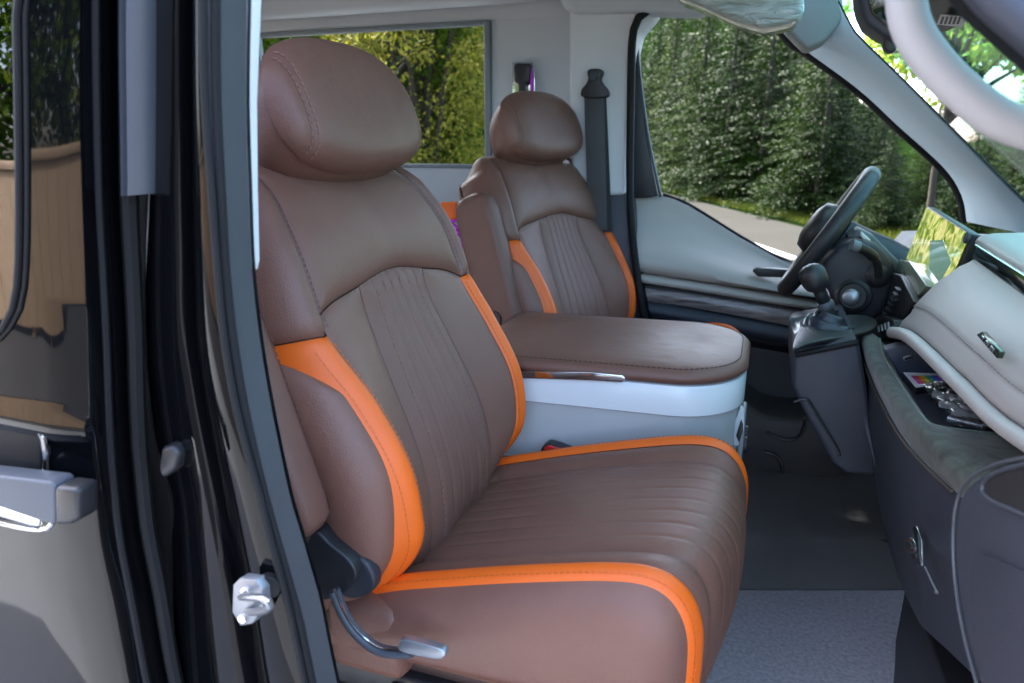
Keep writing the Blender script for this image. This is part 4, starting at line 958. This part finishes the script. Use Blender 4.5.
for s_ in (-1, 0, 1): mb.box(tt+u_*.006*s_, w_*.007, u_*.0007, ax*.0008)
mb.box(tt, u_*.0065, w_*.0007, ax*.0009); mb.build('shift_pattern', PAPER, kb)
# ------------------------------------------------------------------ steering wheel and column
wc = at(827, 233, Y=1.9); wu = Vector((.497, 0, .868)); ws = Vector((.10, .995, 0)); ws = (ws-wu*ws.dot(wu)).normalized(); wn = -ws.cross(wu)
stw = thing('steering_wheel', 'black leather steering wheel seen almost edge-on in front of the window', 'steering wheel', tuple(wc))
def rimp(a_, R0=.163): return wc+(wu*math.cos(a_)+ws*math.sin(a_))*R0
mb = MB(); pts = [rimp(R(20)+R(320)*i/90) for i in range(91)]; mb.tube(pts, .0205, 16, up=wn, caps=True); mb.build('rim', mat('wheel_leather', (.020, .021, .024), .42, bump=.25, bscale=700, voro=True), stw, angle=180)
mb = MB(); pts = [rimp(R(-20)+R(40)*i/20) for i in range(21)]; mb.tube(pts, .0202, 16, up=wn); mb.build('upper_grip', mat('wheel_grip_grey', (.20, .215, .205), .5), stw, angle=180)
mb = MB(); lathe(mb, wc-wn*.03, wn, [(.001, 0), (.05, 0), (.064, .02), (.068, .05), (.060, .072), (.035, .082), (.001, .084)], 36); mb.build('hub', BLACKP, stw, angle=180)
for a_ in (90, 270, 180):
    t = R(a_); p0, p1 = rimp(t, .045)-wn*.012, rimp(t, .165); mb = MB(); mb.tube([p0, p0.lerp(p1, .5)-wn*.008, p1], [.022, .015, .013], 12, flat=.5, up=wn.cross(p1-p0)); mb.build('spoke', BLACKP, stw)
clm = thing('steering_column', 'dark steering column shroud with a stalk and ignition lock beside the wheel', 'steering column', tuple(at(865, 290, Y=1.8)))
mb = MB(); pr(mb, [(822, 262), (838, 246), (858, 240), (877, 243), (896, 264), (897, 285), (886, 312), (874, 322), (852, 330), (838, 322), (833, 300), (824, 285)], (0, .20, 0), .022, Y=1.74); sh_ = mb.build('shroud', mat('shroud_plastic', (.036, .034, .040), .5, bump=.3, bscale=600), clm)
mb = MB(); pr(mb, [(846, 238), (858, 228), (874, 236), (900, 262), (905, 285), (890, 272)], (0, .10, 0), .010, Y=1.80); mb.build('cluster_hood', mat('hood_grey', (.10, .11, .11), .45), clm)
mb = MB(); pr(mb, [(862, 232), (871, 240), (868, 244), (860, 236)], (0, .06, 0), .002, Y=1.78); mb.build('painted_hood_reflection', WHITE, clm)  # sky reflection on the hood top, painted as a white sliver
mb = MB(); lathe(mb, wc-wn*.03, -wn, [(.001, 0), (.055, 0), (.058, .04), (.066, .10), (.07, .22), (.001, .22)], 30); mb.build('column_tube', DARKP2, clm)
mb = MB(); cc = at(878, 276, Y=1.738); lathe(mb, cc, Vector((0, -1, 0)), [(.001, 0), (.026, 0), (.026, .004), (.019, .010), (.014, .012), (.001, .012)]); mb.build('stalk_boot', BLACKP, sh_)
mb = MB(); mb.tube(smooth([cc+Vector((0, -.01, 0)), at(877, 262, Y=1.715), at(868, 252, Y=1.70), at(858, 247, Y=1.69)], 16), [.0085]*8+[.011]*8, 12); stk_ = mb.build('stalk', BLACKP, sh_)
mb = MB(); e_ = at(857, 246.5, Y=1.689); mb.tube([e_+Vector((.004, 0, -.001)), e_+Vector((-.012, -.004, .004))], .0125, 14); mb.build('stalk_tip', mat('stalk_grey', (.16, .17, .19), .4), stk_)
ic = at(853, 296, Y=1.736)
mb = MB(); lathe(mb, ic, Vector((-.25, -1, .15)).normalized(), [(.001, 0), (.040, 0), (.039, .006), (.031, .010), (.028, .006), (.001, .006)], 30); ig = mb.build('ignition_bezel', BLACKP, sh_)
mb = MB(); lathe(mb, ic+Vector((-.004, -.006, -.001)), Vector((-.25, -1, .15)).normalized(), [(.001, 0), (.019, 0), (.018, .010), (.013, .014), (.001, .014)], 24); mb.build('ignition_lock', SILVER, ig)
# pedals and dark wires low under the column
mb = MB(); mb.rbox((.36, 1.95, 1.0), (.38, 2.02, 1.08), .006); mb.tube([(.37, 1.985, 1.07), (.44, 1.985, 1.2)], .008, 8); tag(mb.build('brake_pedal', BLACKP), 'black pedal in the dark footwell under the steering column', 'pedal')
# ------------------------------------------------------------------ outside: ground, road, trees
def sheet(name, pts, z, m, kind='structure'):
    mb = MB(); mb.v = [Vector((x, y, z)) for x, y in pts]; mb.f = [list(range(len(pts)))]
    return tag(mb.build(name, m), kind=kind)
GRASSG = mat('grass_ground', (.004, .008, .002), .95, spec=0, var=.5, vscale=1.2, bump2=1, b2scale=30)
ASPH = mat('pale_concrete', (.225, .24, .255), .85, var=.18, vscale=1.5, bump=.6, bscale=120)
ROADM = mat('road_asphalt', (.034, .033, .031), .9, spec=0, var=.18, vscale=.8, bump=.4, bscale=120)
LINE = mat('road_paint', (.40, .40, .39), .8, spec=.1, var=.1)
BARK = mat('bark', (.03, .022, .015), .9, var=.4, vscale=14, bump2=1, b2scale=20)
sheet('ground', [(-400, -400), (400, -400), (400, 400), (-400, 400)], 0, GRASSG)
sheet('car_park', [(-30, -14), (30, -14), (16, 4.6), (-14, 4.6)], .004, ASPH)
sheet('asphalt_lane', [(-30, -12), (30, -12), (30, -2.2), (-30, -2.2)], .008, mat('dark_asphalt', (.045, .045, .047), .9, var=.3, vscale=1.2, bump=.6, bscale=120))
D = Vector((-.4107, .9118, 0)); NR = Vector((.9118, .4107, 0))
E0 = Vector((2.07, 11.75, 0))+NR*.8
def strip(name, a0, a1, k0, k1, z, m, **k):
    q = [E0+D*k0+NR*a0, E0+D*k1+NR*a0, E0+D*k1+NR*a1, E0+D*k0+NR*a1]
    return sheet(name, [(p.x, p.y) for p in q], z, m, **k)
strip('road', -7.2, 0, -12, 90, .008, ROADM)
a0 = (at(762, 247, Z=.012)-E0); mid = a0.dot(NR)
for k in range(-2, 12):
    c = a0.dot(D)-.2+k*3.9
    strip('road_centre_dash', mid-.09, mid+.09, c-1.1, c+1.1, .012, LINE)
# grass on the verge
def verge():
    mb = MB(); rnd = random.Random(3)
    for i in range(26000):
        k = rnd.uniform(-8, 26); a = rnd.random()**1.3*1.4+.35
        p = E0+D*k+NR*a; h = rnd.uniform(.03, .10)*(1+a*.9); an = rnd.uniform(0, 6.28); w = Vector((math.cos(an), math.sin(an), 0))*.018
        tip = Vector((rnd.uniform(-.07, .07), rnd.uniform(-.07, .07), h)); o = len(mb.v)
        mb.v += [p-w, p+w, p+tip]; mb.f.append([o, o+1, o+2])
    return tag(mb.build('verge_grass', leafmat('verge_grass', (.03, .055, .006), (.06, .082, .010), (.10, .10, .016), .3), angle=180, fix=False), kind='stuff')
verge()
CON = leafmat('conifer_needles', (.0016, .0072, .0005), (.0045, .0175, .0008), (.012, .026, .0015), .25)
CON2 = leafmat('light_conifer_needles', (.004, .014, .001), (.012, .030, .0015), (.028, .048, .003), .30)
HEDGE = leafmat('hedge_leaves', (.022, .064, .004), (.062, .120, .008), (.15, .19, .016), .42)
YELL = leafmat('yellow_leaves', (.12, .14, .016), (.21, .21, .03), (.30, .26, .05), .42)
LIME = leafmat('sunny_leaves', (.16, .30, .04), (.32, .46, .07), (.60, .60, .12), .45)
def conifer_mesh(h, rad, seed, dens=1.0):
    rnd = random.Random(seed)
    tr = MB(); tr.tube([(0, 0, 0), (.02*h*.1, 0, h*.4), (0, .02*h*.1, h*.97)], [.024*h, .016*h, .003*h], 9)
    cr = MB()
    nb = int(40*h*dens)
    for i in range(nb):
        f = (i+rnd.random())/nb; z = h*(.02+.97*f)
        L = rad*((1-f)**.75)*(rnd.uniform(.6, 1.12) if i % 3 else rnd.uniform(.25, .6))+.06
        an = i*2.399+rnd.uniform(-.4, .4); d = Vector((math.cos(an), math.sin(an), 0)); sd = Vector((-d.y, d.x, 0))
        droop = rnd.uniform(.15, .5)
        ns = max(4, int(L*12))
        for k in range(ns):
            u = (k+.6)/ns
            if u < .12: continue
            p = d*(L*u)+Vector((0, 0, z+.18*L*u-droop*L*u*u))
            for sgn in (-1, 1):
                sp = L*.42*(1-u*.75)*rnd.uniform(.6, 1.15)+.05
                dirv = (d*.75+sd*sgn*rnd.uniform(.5, 1.1)+Vector((0, 0, rnd.uniform(-.45, .15)))).normalized()
                wv = dirv.cross(Vector((rnd.uniform(-.4, .4), rnd.uniform(-.4, .4), 1))).normalized()
                m = max(2, int(sp/.062))
                for q in range(m):
                    b = p+dirv*(sp*q/m); l = rnd.uniform(.07, .135); w = l*rnd.uniform(.26, .46)
                    t = (dirv+wv*rnd.uniform(-.9, .9)+Vector((0, 0, rnd.uniform(-.5, .25)))).normalized()*l
                    wv2 = t.cross(Vector((rnd.uniform(-1, 1), rnd.uniform(-1, 1), .6))).normalized()*w*.5
                    o = len(cr.v); cr.v += [b, b+t*.5+wv2, b+t, b+t*.5-wv2]; cr.f.append([o, o+1, o+2, o+3])
    return tr, cr
def broad_mesh(h, rad, z0, seed, n, leaf, clumps=60):
    rnd = random.Random(seed); tr = MB(); cr = MB()
    k_ = .4 if z0 > 2 and h < 5 else 1
    tr.tube([(0, 0, 0), (.05, .03, h*.3), (-.04, .05, h*.62), (0, 0, h*.9)], [.035*h*k_, .026*h*k_, .016*h*k_, .004*h], 9)
    cs = []
    for i in range(clumps):
        while True:
            v = Vector((rnd.uniform(-1, 1), rnd.uniform(-1, 1), rnd.uniform(-1, 1)))
            if .35 < v.length < 1: break
        c = Vector((v.x*rad, v.y*rad, z0+(v.z+1)/2*(h-z0))); cs.append((c, rnd.uniform(.2, .42)*rad*.8))
        if i % 4 == 0:
            s = Vector((0, 0, lerp(z0*.8, h*.7, rnd.random()))); tr.tube([s, s.lerp(c, .5)+Vector((0, 0, .1)), c], [.012*h, .007*h, .002*h], 6)
    for i in range(n):
        c, r = rnd.choice(cs)
        v = Vector((rnd.gauss(0, 1), rnd.gauss(0, 1), rnd.gauss(0, .8))).normalized()*r*rnd.random()**.4
        p = c+v; l = leaf*rnd.uniform(.6, 1.3)
        t = (v.normalized()+Vector((rnd.uniform(-1, 1), rnd.uniform(-1, 1), rnd.uniform(-1.1, .3)))).normalized()*l
        w = t.cross(Vector((rnd.uniform(-1, 1), rnd.uniform(-1, 1), 1))).normalized()*l*.28
        o = len(cr.v); cr.v += [p, p+t*.5+w, p+t, p+t*.5-w]; cr.f.append([o, o+1, o+2, o+3])
    return tr, cr
PROTO = {}
def tree(kind, name, label, cat, x, y, s=1, rz=0, group=None):
    root = thing(name, label, cat, (0, 0, 0), group)
    if kind not in PROTO:
        k, args, m = KINDS[kind]
        tr, cr = (conifer_mesh if k == 'c' else broad_mesh)(*args)
        PROTO[kind] = (tr.build('trunk', BARK, root).data, cr.build('crown', m, root, angle=180, fix=False).data)
    else:
        link('trunk', PROTO[kind][0], root); link('crown', PROTO[kind][1], root)
    root.location = (x, y, 0); root.scale = (s, s, s); root.rotation_euler.z = rz
    return root
KINDS = {'fir_a': ('c', (7.0, 2.2, 1), CON), 'fir_b': ('c', (6.0, 2.1, 2), CON), 'fir_c': ('c', (7.5, 2.0, 5), CON2),
         'bush': ('b', (1.7, 1.15, .05, 7, 9000, .075, 60), CON),
         'hedge_a': ('b', (5.4, 1.5, .1, 11, 42000, .062, 220), HEDGE), 'hedge_b': ('b', (5.0, 1.4, .1, 12, 40000, .062, 210), HEDGE),
         'yellow': ('b', (4.6, 1.2, .4, 13, 26000, .06, 140), YELL),
         'sunny': ('b', (4.5, 1.5, 2.55, 17, 5200, .14, 40), LIME),
         'shade': ('b', (9.0, 3.0, 3.6, 23, 26000, .20, 130), HEDGE),
         'back': ('b', (7.5, 2.6, 1.2, 19, 6000, .22, 70), HEDGE)}
rnd = random.Random(21)
G = 'conifers along the far side of the road'
def fir_label(i): return 'dark green conifer standing across the road in the forest edge'
i = 0
for row, (off, n, k0, k1) in enumerate(((1.7, 19, -8.5, 19), (3.5, 19, -8.5, 30), (6.0, 21, -7, 46))):
    for j in range(n):
        k = lerp(k0, k1, (j+rnd.uniform(.25, .75))/n); p = E0+D*k+NR*(off+rnd.uniform(-.5, .6))
        kd = rnd.choice(['fir_a', 'fir_b', 'fir_a', 'fir_c'] if row < 2 else ['fir_a', 'fir_c'])
        s = rnd.uniform(.8, 1.15)*(1+.12*row)
        if p.x/p.y > -.02: s *= lerp(1, .36, ss(-.02, .17, p.x/p.y))
        t = tree(kd, 'conifer_tree', '', 'tree', p.x, p.y, s, rnd.uniform(0, 6.28), G)
        lt = 'bright' if kd == 'fir_c' else 'dark'
        t['label'] = f'{lt} green conifer in the ' + ('front row of the forest just behind the road verge', 'second row of the forest across the road', 'rear row of the forest across the road')[row]
for j in range(16):
    k = lerp(-8, 17, (j+.5)/16); p = E0+D*k+NR*(1.25+rnd.uniform(-.25, .3))
    tree('bush', 'forest_shrub', 'low leafy shrub at the foot of the conifers behind the verge', 'shrub', p.x, p.y, rnd.uniform(.28, .5), rnd.uniform(0, 6), 'shrubs at the forest edge')
for j, (x, y) in enumerate([(-9.6, 9.4), (-8.3, 9.7), (-7.1, 9.2), (-5.9, 9.6), (-4.75, 9.3), (-10.6, 11.2), (-9, 11.4), (-7.4, 11.2), (-6, 11.4), (-5.0, 12.2)]):
    tree('hedge_a' if j % 2 else 'hedge_b', 'hedge_tree', 'leafy green tree in the hedge seen through the rear side window', 'tree', x, y, rnd.uniform(.92, 1.12), rnd.uniform(0, 6), 'hedge trees beside the rear window')
tree('yellow', 'yellowing_tree', 'yellow green tree in front of the hedge at the right of the rear side window', 'tree', -4.15, 8.3, 1.0, .4)
tree('shade', 'added_shade_tree', 'unseen leafy tree added beside the van so its crown shades the driver side windows', 'tree', -1.75, 5.3, 1.0, .4)  # out-of-view tree, added to keep sun patches out of the cabin
tree('sunny', 'sunlit_tree', 'bright yellow green tree seen through the windscreen between grab handle and near pillar', 'tree', 2.45, 12.4, 1.0, 2.2)
tree('sunny', 'sunlit_tree', 'second yellow green tree seen through the lower right of the windscreen', 'tree', 4.2, 13.6, 1.0, .7)
# far hill closing the view behind the forest
mb = MB(); rows = []
for i in range(41):
    a = R(lerp(-75, 60, i/40)); row = []
    for j in range(9):
        r = 60+j*16; row.append((math.sin(a)*r, math.cos(a)*r+6, (.3*j+ (j/8)**1.3*30)*(1-.93*ss(R(0), R(9), a))+2*noise.noise((i*.4, j*.5, 0))*j/8*4-.5))
    rows.append(row)
mb.rows(rows); tag(mb.build('hill', mat('hill_woods', (.006, .013, .003), .95, spec=0, var=.7, vscale=.35, bump2=1, b2scale=2)), kind='structure')
# ------------------------------------------------------------------ light
w = bpy.data.worlds.new('World'); sc.world = w; w.use_nodes = True
sky = w.node_tree.nodes.new('ShaderNodeTexSky'); sky.sky_type = 'NISHITA'; sky.sun_disc = False; sky.air_density = .7; sky.dust_density = 4.0; sky.ozone_density = .5
SUN = Vector((-.48, .38, .82)).normalized()
sky.sun_elevation = math.asin(SUN.z); sky.sun_rotation = math.atan2(SUN.x, SUN.y)
w.node_tree.links.new(sky.outputs[0], w.node_tree.nodes['Background'].inputs['Color'])
w.node_tree.nodes['Background'].inputs['Strength'].default_value = .15
sl = bpy.data.lights.new('sun', 'SUN'); sl.energy = 2.0; sl.angle = R(.53); sl.color = (1, .97, .92)
so = bpy.data.objects.new('sun', sl); COL.objects.link(so); so.rotation_euler = SUN.to_track_quat('Z', 'Y').to_euler()
sc.view_settings.view_transform = 'Standard'; sc.view_settings.look = 'None'
sc.view_settings.exposure = 3.75; sc.view_settings.gamma = 1
sc.cycles.max_bounces = 8; sc.cycles.diffuse_bounces = 5; sc.cycles.transparent_max_bounces = 12
sc.cycles.use_denoising = True; sc.cycles.caustics_reflective = False; sc.cycles.caustics_refractive = False; sc.cycles.sample_clamp_indirect = 6
# ------------------------------------------------------------------ what the glossy black door mirrors: the yard behind the photographer
FW = mat('fence_wood', (.36, .25, .155), .65, var=.15, vscale=3)
fn_ = thing('timber_fence', 'tan timber board fence across the yard, mirrored in the glossy black door', 'fence', (-9, -4.3, 0))
mb = MB(); r5 = random.Random(8)
for i in range(44):
    x = -16.5+i*.33; mb.rbox((x, -4.32+r5.uniform(-.006, .006), .12), (x+.328, -4.29, 1.72+r5.uniform(-.015, .015)), .004, 1)
mb.build('boards', FW, fn_)
mb = MB(); mb.rbox((-16.6, -4.30, 1.71), (-1.95, -4.25, 1.80), .01, 2); mb.build('top_rail', FW, fn_)
for i in range(8):
    mb = MB(); mb.rbox((-16.4+i*2.05, -4.45, 0), (-16.28+i*2.05, -4.33, 1.9), .01, 2); mb.build('post', FW, fn_)
for j, (x, y, s) in enumerate([(-17, -10, 1.1), (-13.2, -9.6, .95), (-10, -10.4, 1.2), (-6.6, -9.8, 1.0), (-3.2, -10.6, 1.15)]):
    tree('back', 'yard_tree', 'broad leafy tree behind the timber fence, mirrored in the black door', 'tree', x, y, s, j*1.3, 'trees behind the timber fence')
